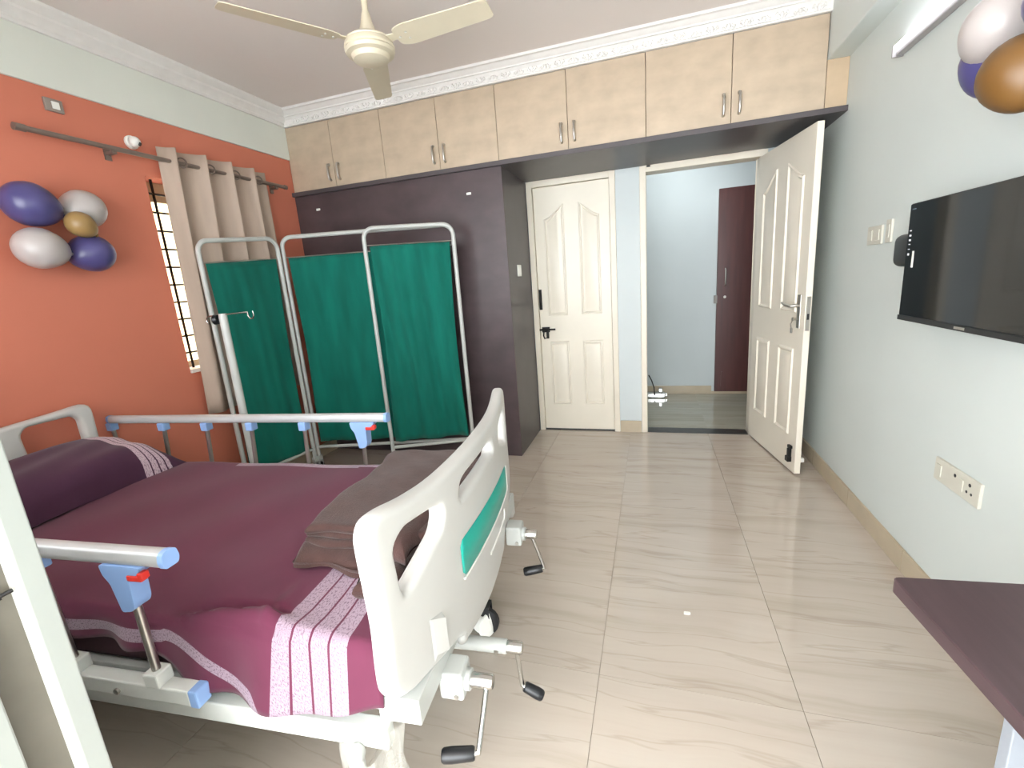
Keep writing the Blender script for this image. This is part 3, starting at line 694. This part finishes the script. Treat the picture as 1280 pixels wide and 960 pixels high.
# ------------------------------------------------------------------ hospital bed (local frame: u along the bed to the foot, v across, z up)
TH = math.radians(4.5); BO = (-.555, 1.2, 0)
bed = thing('hospital_bed', 'white crank hospital bed with slatted side rails and teal-panelled footboard', 'bed', BO, TH)
lp = dict(local=True)
def bowed_board(name, outline, holes, u0, b, half, thick, parent, sgn=1, bev=.017):
    cu_ = bpy.data.curves.new(name, 'CURVE'); cu_.dimensions = '2D'; cu_.fill_mode = 'BOTH'
    for poly in [outline]+holes:
        sp = cu_.splines.new('POLY'); sp.points.add(len(poly)-1); sp.use_cyclic_u = True
        for p, (x, y) in zip(sp.points, poly): p.co = (x, y, 0, 1)
    cu_.extrude = thick/2-bev; cu_.bevel_depth = bev; cu_.bevel_resolution = 4; cu_.offset = -bev
    tmp = bpy.data.objects.new('tmp', cu_); C.objects.link(tmp)
    dg = bpy.context.evaluated_depsgraph_get(); me = bpy.data.meshes.new_from_object(tmp.evaluated_get(dg))
    bpy.data.objects.remove(tmp); bpy.data.curves.remove(cu_)
    bm = bmesh.new(); bm.from_mesh(me)
    bmesh.ops.remove_doubles(bm, verts=bm.verts, dist=1e-5)
    for k in range(-13, 14):
        bmesh.ops.bisect_plane(bm, geom=bm.verts[:]+bm.edges[:]+bm.faces[:], plane_co=(k*.04, 0, 0), plane_no=(1, 0, 0))
    for v in bm.verts:
        x, y, z = v.co
        v.co = (u0+sgn*(b*(1-(x/half)**2)+z-thick/2), x, y)
    bmesh.ops.recalc_face_normals(bm, faces=bm.faces)
    for f in bm.faces: f.smooth = True
    for e in bm.edges:
        if len(e.link_faces) == 2: e.smooth = e.calc_face_angle(0) < math.radians(35)
    bm.to_mesh(me); bm.free(); me.materials.clear(); me.materials.append(m_abs); me.name = name
    o = bpy.data.objects.new(name, me); C.objects.link(o); o.parent = parent; ROOT[o.name] = wmat(parent)
    return o
HB = .56; BW = .05
half = [(.0, .338), (.11, .345), (.225, .362), (.255, .405), (.344, .428), (.43, .452), (.49, .466), (.535, .492), (.552, .523), (.552, .577), (.545, .668), (.549, .755), (.553, .837), (.553, .880), (.533, .910), (.49, .910), (.408, .894), (.318, .883), (.235, .879), (.0, .878)]
outline = half + [(-x, y) for x, y in half[::-1]][1:-1]
outline = fillet(outline, .03, 3)
hn = [(-.487, .822), (-.447, .842), (-.358, .829), (-.29, .814), (-.280, .785), (-.30, .752), (-.445, .705), (-.472, .700), (-.480, .730)]
hm = [(-.165, .768), (-.178, .780), (-.165, .812), (-.126, .820), (.126, .820), (.165, .812), (.178, .780), (.165, .768)]
holes = [fillet(hn, .03, 4), fillet([(-x, y) for x, y in hn][::-1], .03, 4), fillet(hm, .02, 4)]
fb = bowed_board('footboard', outline, holes, 0, BW, HB, .046, bed)
bow = lambda v: BW*(1-(v/HB)**2)
gp = fillet([(-.205, .552), (-.215, .572), (-.212, .650), (-.200, .664), (.345, .640), (.362, .622), (.366, .548), (.345, .535)], .012, 3)
mb = MB(); n_ = 24
def gfn(i, j):
    v = -.214+.58*i; t = (v+.214)/.58
    zl = .556-.018*t; zh = .664-.026*t
    e = .0
    d_ = min(i, 1-i)*.58
    if d_ < .02: q = .016*(1-d_/.02)**2; zl += q; zh -= q
    return (bow(v)+.0015, v, zl+(zh-zl)*j)
part('teal_inset', MB().grid(40, 2, gfn), m_greenp, fb, local=True, smooth=180, sol=.002, label='teal coloured inset panel')
# moulded rim under and right of the inset, a raised line and the side label recess
rim = [(bow(v)+.002, v, .551-.018*(v+.214)/.58) for v in [-.21+.01*k for k in range(58)]] + [(bow(.37)+.002, .37, z) for z in (.545, .60, .632)]
part('inset_rim', MB().tube(rim, .0035, 6), m_white, fb, local=True, smooth=60)
part('raised_line', MB().tube([(bow(v)+.001, v, z) for v, z in ((.02, .475), (.10, .475), (.18, .474), (.25, .474), (.262, .486), (.262, .505))], .0035, 6), m_white, fb, local=True, smooth=60)
rc = MB()
for (v0, v1, h0, h1) in [(-.407, -.350, -.002, .010)]:
    q = [(v0, .457), (v0, .581), (v1, .560), (v1, .442)]
    vs = [(bow(v)-.001, v, z) for v, z in q]
    qi = [(v0+.012, .475), (v0+.012, .566), (v1-.004, .548), (v1-.004, .456)]
    vs += [(bow(v)+.012 if k in (2, 3) else bow(v)+.003, v, z) for k, (v, z) in enumerate(qi)]
    rc.add(vs, [(0, 1, 5, 4), (1, 2, 6, 5), (2, 3, 7, 6), (3, 0, 4, 7), (4, 5, 6, 7)])
part('card_holder', rc, m_abs, fb, local=True, label='small raised card holder on the footboard')
part('side_lug', MB().box(-.03, .0, .548, .60, .30, .40), m_abs, fb, local=True, bevel=.01, seg=3)
part('bottom_lip', MB().ball((bow(-.24)-.012, -.236, .384), .016, .022, .016), m_abs, fb, local=True, smooth=60)
# headboard: same family of shape, seen over the pillow
sh = -.03
hb_half = [(0, .36), (.30, .40), (.40, .48), (.412, .60), (.418, .922), (.30, .908), (0, .888)]
outl2 = [(x+sh, y) for x, y in hb_half] + [(-x+sh, y) for x, y in hb_half[::-1]][1:-1]
hh = [(.12, .70), (.11, .845), (.135, .872), (.305, .872), (.328, .85), (.328, .70)]
hh2 = [(2*sh-x, y) for x, y in hh][::-1]
hb_ = bowed_board('headboard', fillet(outl2, .06, 5), [fillet([(x, y) for x, y in hh], .03, 4), fillet(hh2, .03, 4)], -2.04, .03, .45, .046, bed, sgn=-1)
# frame
fr_ = MB().box(-2.02, -.06, -.515, -.48, .318, .375).box(-2.02, -.06, .48, .515, .318, .375)
for u in (-1.9, -1.4, -.9, -.45): fr_.box(u-.02, u+.02, -.48, .48, .325, .37)
fm = part('bed_frame', fr_, m_enamel_lift, bed, local=True, bevel=.004)
part('cross_bar', MB().box(-.08, .022, -.50, .50, .386, .452), m_enamel, fm, local=True, bevel=.003)
part('cross_bar', MB().box(-2.03, -1.97, -.45, .45, .386, .452), m_enamel, fm, local=True, bevel=.003)
part('mattress_platform', MB().box(-2.0, -.06, -.47, .47, .376, .40), m_enamel, bed, local=True, bevel=.003)
for k in range(7):
    pass
# legs and casters
for u, v, big in ((-.135, -.53, 1), (-.06, .20, 0), (-1.85, -.44, 0), (-1.85, .44, 0)):
    ztop = .325 if big else .31
    lg = part('leg', MB().tube([(u, v, .13), (u, v, ztop-.01)], .017, 12).ball((u, v, ztop-.01), .0215, n=12, m=8), m_enamel, bed, local=True, smooth=50)
    part('caster_fork', MB().box(u-.03, u+.03, v-.026, v-.021, .05, .13).box(u-.03, u+.03, v+.021, v+.026, .05, .13).box(u-.03, u+.03, v-.026, v+.026, .125, .135), m_tread, lg, local=True, bevel=.002)
    part('caster_wheel', MB().lathe([(.01, -.019), (.052, -.017), (.06, -.009), (.06, .009), (.052, .017), (.01, .019)], (u, v, .060), (0, 1, 0), 22), m_tread, lg, local=True, smooth=35)
    part('wheel_disc', MB().lathe([(.040, -.004), (.036, .004)], (u, v-.026 if big else v-.028, .060), (0, -1, 0), 20), m_white, lg, local=True, smooth=35)
if True:   # the white disc of the far foot caster faces the aisle
    part('wheel_disc', MB().lathe([(.047, 0), (.044, .006), (.02, .010)], (-.038, .175, .062), (.85, -.5, .1), 24), m_white, bed, local=True, smooth=35)
# crumpled clear plastic round the near foot leg
random.seed(3)
def wrap(a, b):
    an = 2*PI*a; rr = .052+.012*math.sin(3*an+5*b)+.014*math.sin(7*an-3*b)*.6+.02*(1-b)
    return (-.10+rr*math.cos(an)*1.15, -.51+rr*math.sin(an), .10+.25*b+.01*math.sin(5*an))
part('plastic_wrap', MB().grid(42, 10, wrap), m_wrap, bed, local=True, smooth=25, label='crumpled clear plastic wrap round the leg')

# cranks
def crank(u0, u1, v, z, tip, grip_end, block, tube_from=None):
    c = thing_part = part('crank', MB().lathe([(.018, 0), (.018, u1-u0), (.016, u1-u0+.004)], (u0, v, z), (1, 0, 0), 18), m_chrome, bed, local=True, smooth=35, label='chrome crank boss with folding lever')
    s = Vector((u1-.014, v, z-.014)); t_ = Vector(tip)
    part('crank_lever', MB().tube([s, s.lerp(t_, .1), s.lerp(t_, .9), t_, t_+(Vector(grip_end)-t_)*.12], [.0085, .007, .007, .0072, .0072], 10), m_chrome, c, local=True, smooth=50)
    g0 = t_+(Vector(grip_end)-t_)*.10; g1 = Vector(grip_end); ax = (g1-g0); ln = ax.length
    part('crank_grip', MB().lathe([(.013, 0), (.0155, .004), (.0165, ln*.35), (.0175, ln*.7), (.0165, ln-.005), (.013, ln)], tuple(g0), tuple(ax), 18), m_black, c, local=True, smooth=40)
    if block:
        part('crank_block', MB().box(u0-.075, u0-.012, v-.035, v+.035, z-.036, z+.042), m_enamel, bed, local=True, bevel=.008, seg=3)
        part('crank_collar', MB().lathe([(.026, 0), (.026, .012), (.022, .014)], (u0-.013, v, z), (1, 0, 0), 18), m_enamel, bed, local=True, smooth=35)
        part('bolt', MB().lathe([(.007, 0), (.006, .004)], (u0-.03, v-.035, z-.022), (0, -1, 0), 10), m_steel, bed, local=True, smooth=35)
    if tube_from is not None:
        part('crank_tube', MB().lathe([(.021, 0), (.021, u0-tube_from-.004), (.019, u0-tube_from)], (tube_from, v, z), (1, 0, 0), 18), m_enamel, bed, local=True, smooth=35)
        part('bolt', MB().lathe([(.007, 0), (.006, .005)], (u0-.03, v-.02, z-.004), (0, -1, -.3), 10), m_steel, bed, local=True, smooth=35)
crank(.085, .138, -.34, .357, (.124, -.442, .258), (.040, -.462, .258), True)
crank(.122, .165, -.125, .262, (.160, -.128, .130), (.222, -.128, .098), False, tube_from=-.08)
crank(.100, .140, .335, .360, (.166, .335, .213), (.085, .318, .200), True)

# mattress, sheet (on the bed but things of their own)
bedM = ROOT[bed.name]
def on_bed(name, label, cat, u, v, z, group=None):
    p = bedM @ Vector((u, v, z)); return thing(name, label, cat, tuple(p), TH, group)
def bl(mb): mb.v = [tuple(bedM @ Vector(q)) for q in mb.v]; return mb
mt = on_bed('mattress', 'hospital mattress under the maroon sheet', 'mattress', -1.02, 0, .40)
part('core', bl(MB().box(-1.99, -.065, -.462, .462, .402, .574)), m_matt, mt, bevel=.025, seg=3, smooth=50)
# sheet
m_sheet = striped_cloth('maroon_sheet', '#612b41', '#a48f9d', [(-.335, -.291), (-.285, -.241), (-.235, -.191), (-.185, -.141)], [(.985, 1.016)])
def sm(a, b, x): t = min(1, max(0, (x-a)/(b-a))); return t*t*(3-2*t)
NU, NS = 150, 90
sheet = MB(); uvs = []
def sheet_pt(a, b):
    u = -1.995+(1.935)*a
    # profile: b 0 far hem -> 1 near hem
    hem = .50 + (.40-.50)*sm(-.72, -.55, u) + .035*sm(-.25, -.05, u) + .008*math.sin(9*u)
    hemf = .50
    Lf = .584-hemf; Lt = .972; Ln = .584-hem; T = Lf+Lt+Ln; s = b*T
    w = 0
    if s < Lf: v, z = .486+.004*math.sin(20*u)*(1-s/Lf), hemf+s
    elif s < Lf+Lt: v, z = .486-(s-Lf), .584
    else:
        q = s-Lf-Lt; k = q/max(Ln, .01)
        fl = .012*math.sin(16*u+.5)*k + .010*math.sin(31*u)*k + .030*k*sm(-.75, -.5, u)
        v, z = -.486-fl-.008*k, .584-q
    # round shoulders
    ds = min(abs(s-Lf), abs(s-Lf-Lt))
    if ds < .03:
        e = .010*(1-ds/.03)**2; z -= e; v += (-e if v > 0 else e)
    # wrinkles on the top
    if Lf <= s <= Lf+Lt:
        z += .004*math.sin(7*u+3*v)*math.sin(5*v+1)+.003*math.sin(13*u-9*v)
        nr = sm(-.1, -.45, v)
        z += .012*nr*math.sin(11*u+14*v)*sm(-1.1, -.6, u)
        # pulled crease along the near edge
        dl = v-(-.455+.03*math.sin(6*(u+.6))+.20*sm(-.45, -.30, u)*0)
        z -= .016*math.exp(-(dl/.012)**2)*sm(-.68, -.60, u)*(1-sm(-.36, -.30, u))
        z += .022*math.exp(-((dl+.022)/.014)**2)*sm(-.68, -.60, u)*(1-sm(-.38, -.30, u))
        z += .010*math.exp(-((u+.37+.12*(v+.45))/.014)**2)*sm(-.25, -.42, v)
        z = max(z, .5765)
    # uv
    if s > Lf+Lt:
        zs = .540+(.425-.540)*sm(-.66, -.40, u) if u > -.66 else .535
        if u > -.40: zs = .425-(u+.40)*1.1
        uy = 1.0+(zs-z)
    elif s < Lf+.060: uy = 1.0 if u > -1.3 else .9
    else: uy = .2+.5*(s-Lf)/Lt
    return (u, v, z), (u, uy)
vs = []; uvv = []
for i in range(NU+1):
    for j in range(NS+1):
        p, q = sheet_pt(i/NU, j/NS); vs.append(tuple(bedM @ Vector(p))); uvv.append(q)
fs = [(i*(NS+1)+j, (i+1)*(NS+1)+j, (i+1)*(NS+1)+j+1, i*(NS+1)+j+1) for i in range(NU) for j in range(NS)]
def cloth_obj(name, vs, fs, uvv, m, label, cat, loc, sol=.004):
    me = bpy.data.meshes.new(name); lo = Vector(loc)
    me.from_pydata([tuple(Vector(v)-lo) for v in vs], [], fs)
    ul = me.uv_layers.new(name='UVMap')
    for l in me.loops: ul.data[l.index].uv = uvv[l.vertex_index]
    for p in me.polygons: p.use_smooth = True
    me.materials.append(m); o = bpy.data.objects.new(name, me); C.objects.link(o); o.location = loc
    if sol: md = o.modifiers.new('thick', 'SOLIDIFY'); md.thickness = sol; md.offset = 1
    return tag(o, label, cat)
bs = tuple(bedM @ Vector((-1.02, 0, .578)))
cloth_obj('bed_sheet', vs, fs, uvv, m_sheet, 'maroon bed sheet with pale pink woven stripes over the mattress', 'sheet', bs, sol=.004)

# pillow
m_pil = striped_cloth('pillow_cover', '#4a2b40', '#cdb5c0', None, [(.80, .835), (.842, .872), (.879, .905), (.912, .932)])
def pillow_mesh():
    vs = []; uvv = []; fs = []; nu, nv = 26, 40
    lu, lv, th = .20, .40, .098
    for side in (1, -1):
        o = len(vs)
        for i in range(nu+1):
            for j in range(nv+1):
                a = -1+2*i/nu; b = -1+2*j/nv
                cu = (1-a*a)**.5 if abs(a) < 1 else 0; cv = (1-b*b)**.5 if abs(b) < 1 else 0
                t = th*(max(0, 1-a**4)**.6)*(max(0, 1-b**4)**.6)
                ear = 1+.07*(abs(a*b)**3)
                x = a*lu*ear*(1-.10*(1-abs(b))*0-.06*(1-a*a)*0)*(1-.05*(1-b*b)*abs(a)); y = b*lv*ear*(1-.05*(1-a*a)*abs(b))
                z = side*t*(1 if side > 0 else .8) + .004*math.sin(9*a+5*b) - .05*max(0, a)**2*(1-t/th)
                vs.append((x, y, z)); uvv.append((a*.2, (b+1)/2))
        for i in range(nu):
            for j in range(nv):
                f = (o+i*(nv+1)+j, o+(i+1)*(nv+1)+j, o+(i+1)*(nv+1)+j+1, o+i*(nv+1)+j+1)
                fs.append(f if side == 1 else f[::-1])
    return vs, fs, uvv
pv, pf, pu = pillow_mesh()
PT = Matrix.Translation((-1.80, .02, .675)) @ Matrix.Rotation(math.radians(11), 4, 'Y')
pv = [tuple(bedM @ (PT @ Vector(v))) for v in pv]
cloth_obj('pillow', pv, pf, pu, m_pil, 'dark purple pillow with pale stripes at one end lying against the headboard', 'pillow', tuple(bedM @ Vector((-1.80, .02, .60))), sol=0)

# folded brown blanket at the foot of the bed
blk = on_bed('blanket', 'folded brown blanket on the maroon sheet by the footboard', 'blanket', -.24, .1, .583)
def pad(u0, u1, v0, v1, z0, z1, ph, nz=.004, n=44, droop=0):
    """soft folded layer with rounded edges"""
    h = (z1-z0)/2; zc = (z0+z1)/2; vs = []; fs = []
    for side in (1, -1):
        o = len(vs)
        for i in range(n+1):
            for j in range(n+1):
                a = (math.sin(PI*(i/n-.5))+1)/2; b = (math.sin(PI*(j/n-.5))+1)/2
                u = u0+(u1-u0)*a; v = v0+(v1-v0)*b
                d = min((u1-u0)*min(a, 1-a), (v1-v0)*min(b, 1-b)); k = min(1, d/h)
                z = zc+side*h*math.sqrt(max(0, 1-(1-k)**2))
                e = 1-min(1, d/.08)
                u += e*(.010*math.sin(17*v+ph)+.004*math.sin(41*v+2*ph)); v += e*(.010*math.sin(13*u+ph)+.006*math.sin(37*u+ph*3))
                z += nz*(math.sin(9*u+7*v+ph)+.6*math.sin(23*u-15*v+2*ph)+.4*math.sin(51*v+31*u+ph))*(1 if side > 0 else .4)
                z -= droop*max(0, 1-(v-v0)/.10)**2*(1 if side > 0 else 0)
                vs.append((u, v, max(z, .5835)))
        for i in range(n):
            for j in range(n):
                fs.append((o+i*(n+1)+j, o+(i+1)*(n+1)+j, o+(i+1)*(n+1)+j+1, o+i*(n+1)+j+1))
    return MB().add(vs, fs)
for (u0, u1, v0, v1, z0, z1, ph, nz, dr) in [(-.455, -.065, -.275, .36, .584, .632, .4, .003, .022), (-.432, -.05, -.222, .37, .626, .651, 1.9, .0015, 0), (-.425, -.05, -.205, .372, .648, .671, 3.3, .0015, 0), (-.432, -.045, -.222, .38, .666, .694, 5.0, .002, 0)]:
    part('blanket_fold', bl(pad(u0, u1, v0, v1, z0, z1, ph, nz, droop=dr)), m_blanket, blk, smooth=180)
part('blanket_fold', bl(pad(-.20, -.068, -.375, -.20, .584, .655, 2.2, .013, n=40)), m_blanket, blk, smooth=180)
part('blanket_fold', bl(pad(-.17, -.065, -.30, -.10, .63, .70, 4.4, .010, n=40)), m_blanket, blk, smooth=180)

# side rails
def rail(v, u_posts, u0, u1, out, near):
    t = bed
    sd = -1 if near else 1
    top = MB().prism(fillet([(-.015, .772), (.015, .772), (.020, .785), (.016, .806), (0, .812), (-.016, .806), (-.020, .785)], .006, 3), lambda a, z, q: (q, v+a, z), u0, u1)
    rl = part('side_rail', top, m_alu, bed, local=True, smooth=40, label='folding aluminium side rail')
    for ue, s in ((u1, 1), (u0, -1)):
        part('rail_end_cap', MB().prism(fillet([(-.016, .771), (.016, .771), (.021, .785), (.017, .807), (0, .813), (-.017, .807), (-.021, .785)], .006, 3), lambda a, z, q: (q, v+a, z), ue if s > 0 else ue-.014, ue+.014 if s > 0 else ue), m_bluep, rl, local=True, smooth=40)
    base = MB().box(u0+.1, u1-.02, v-.018, v+.018, .395, .44)
    part('rail_base', base, m_enamel_lift, rl, local=True, bevel=.004)
    for k, (up, ub) in enumerate(u_posts):
        part('rail_post', MB().tube([(up, v, .745), (ub, v, .44)], .0095, 10), m_steel, rl, local=True, smooth=50)
        if k < len(u_posts)-1 or False:
            part('post_socket', MB().box(up-.019, up+.019, v-.020, v+.020, .732, .773), m_bluep, rl, local=True, bevel=.005)
        part('post_foot', MB().box(ub-.022, ub+.022, v-.021, v+.021, .437, .475), m_enamel_lift, rl, local=True, bevel=.004)
    up, ub = u_posts[-1]
    br = MB().prism(fillet([(-.105, .773), (.02, .773), (.0, .752), (-.026, .74), (-.030, .672), (-.040, .655), (-.072, .650), (-.085, .725), (-.10, .745)], .008, 3), lambda a, z, q: (up+.055+a, v+q, z), -.021, .021)
    lk = part('lock_bracket', br, m_bluep, rl, local=True, bevel=.003, label='pale blue plastic lock bracket')
    part('release_catch', MB().box(up+.028, up+.070, v-.024 if near else v-.024, v-.005, .738, .752).box(up+.060, up+.074, v-.024, v-.004, .742, .760), m_red, lk, local=True, bevel=.003, label='red release catch')
    part('base_end_cap', MB().box(u1-.022, u1+.004, v-.019, v+.019, .394, .441), m_bluep, rl, local=True, bevel=.004)
    part('bolt', MB().lathe([(.008, 0), (.008, .006), (.004, .007)], (u1-.24, v-.018, .412), (0, -1, 0), 12), m_steel, rl, local=True, smooth=40)
pf_ = [(-2.095, -2.07), (-1.763, -1.79), (-1.501, -1.53), (-1.242, -1.27), (-.953, -.97), (-.655, -.672)]
rail(.51, pf_, -2.085, -.535, 1, False)
pn = [(-2.05, -2.03), (-1.77, -1.75), (-1.5, -1.48), (-1.22, -1.2), (-.935, -.915), (-.655, -.652)]
rail(-.53, pn, -2.05, -.53, 1, True)

# ------------------------------------------------------------------ drip stand behind the bed
ivx = bedM @ Vector((-1.508, .75, 0))
iv = thing('drip_stand', 'white drip stand with chrome hook bar standing behind the bed', 'stand', (ivx.x, ivx.y, 0))
part('pole', MB().tube([(ivx.x, ivx.y, .08), (ivx.x, ivx.y, 1.28)], .020, 14), m_enamel, iv, smooth=50)
dU = Vector((math.cos(TH), math.sin(TH), 0))
c0 = Vector((ivx.x, ivx.y, 1.272))
part('clamp_knob', MB().lathe([(.008, 0), (.024, .004), (.026, .022), (.018, .03)], tuple(c0-dU*.028-Vector((0, 0, .02))), tuple(-dU+Vector((0, -.3, 0))), 14).box(c0.x-.05, c0.x+.01, c0.y-.014, c0.y+.014, c0.z-.036, c0.z-.012), m_black, iv, smooth=40)
hp = [c0+dU*.168+Vector((0, 0, z)) + dU*dx for dx, z in ((.018, .012), (.019, -.012), (.010, -.026), (-.004, -.026), (-.014, -.012), (-.014, .008))]
hp2 = [c0-dU*.09+Vector((0, 0, z)) + dU*dx for dx, z in ((.012, .0), (.0, -.004), (-.012, -.012), (-.016, -.026), (-.008, -.038))]
part('hook_bar', MB().tube([tuple(p) for p in hp + hp2], .0032, 8), m_chrome, iv, smooth=60)
for k in range(5):
    a = 2*PI*k/5+.3
    part('foot', MB().tube([(ivx.x, ivx.y, .10), (ivx.x+.10*math.cos(a), ivx.y+.10*math.sin(a), .085), (ivx.x+.20*math.cos(a), ivx.y+.20*math.sin(a), .02)], [.016, .014, .012], 8), m_enamel, iv, smooth=50)

# ------------------------------------------------------------------ small things
single('paper_scrap', MB().prism(fillet([(.113, 1.652), (.139, 1.655), (.138, 1.668), (.114, 1.667)], .004, 2), lambda a, b, t: (a, b, t), .0004, .004), m_white, 'tiny white scrap lying on the open floor tiles', 'scrap', (.126, 1.66, 0))
ex = thing('extension_board', 'shiny steel extension box with a dark cable on the corridor floor', 'box', (.06, 4.98, 0))
part('case', MB().box(-.06, .13, 4.93, 5.02, 0, .055), m_chrome, ex, bevel=.01, seg=2)
part('plug', MB().box(.06, .10, 4.955, 4.995, .055, .10).box(.12, .15, 4.95, 4.99, .01, .05), m_chrome, ex, bevel=.006)
part('cable', MB().tube([(-.04, 4.9, .26), (-.01, 4.9, .20), (.015, 4.9, .12), (.02, 4.905, .04), (.02, 4.94, .03)], .006, 8), m_iron, ex, smooth=60)
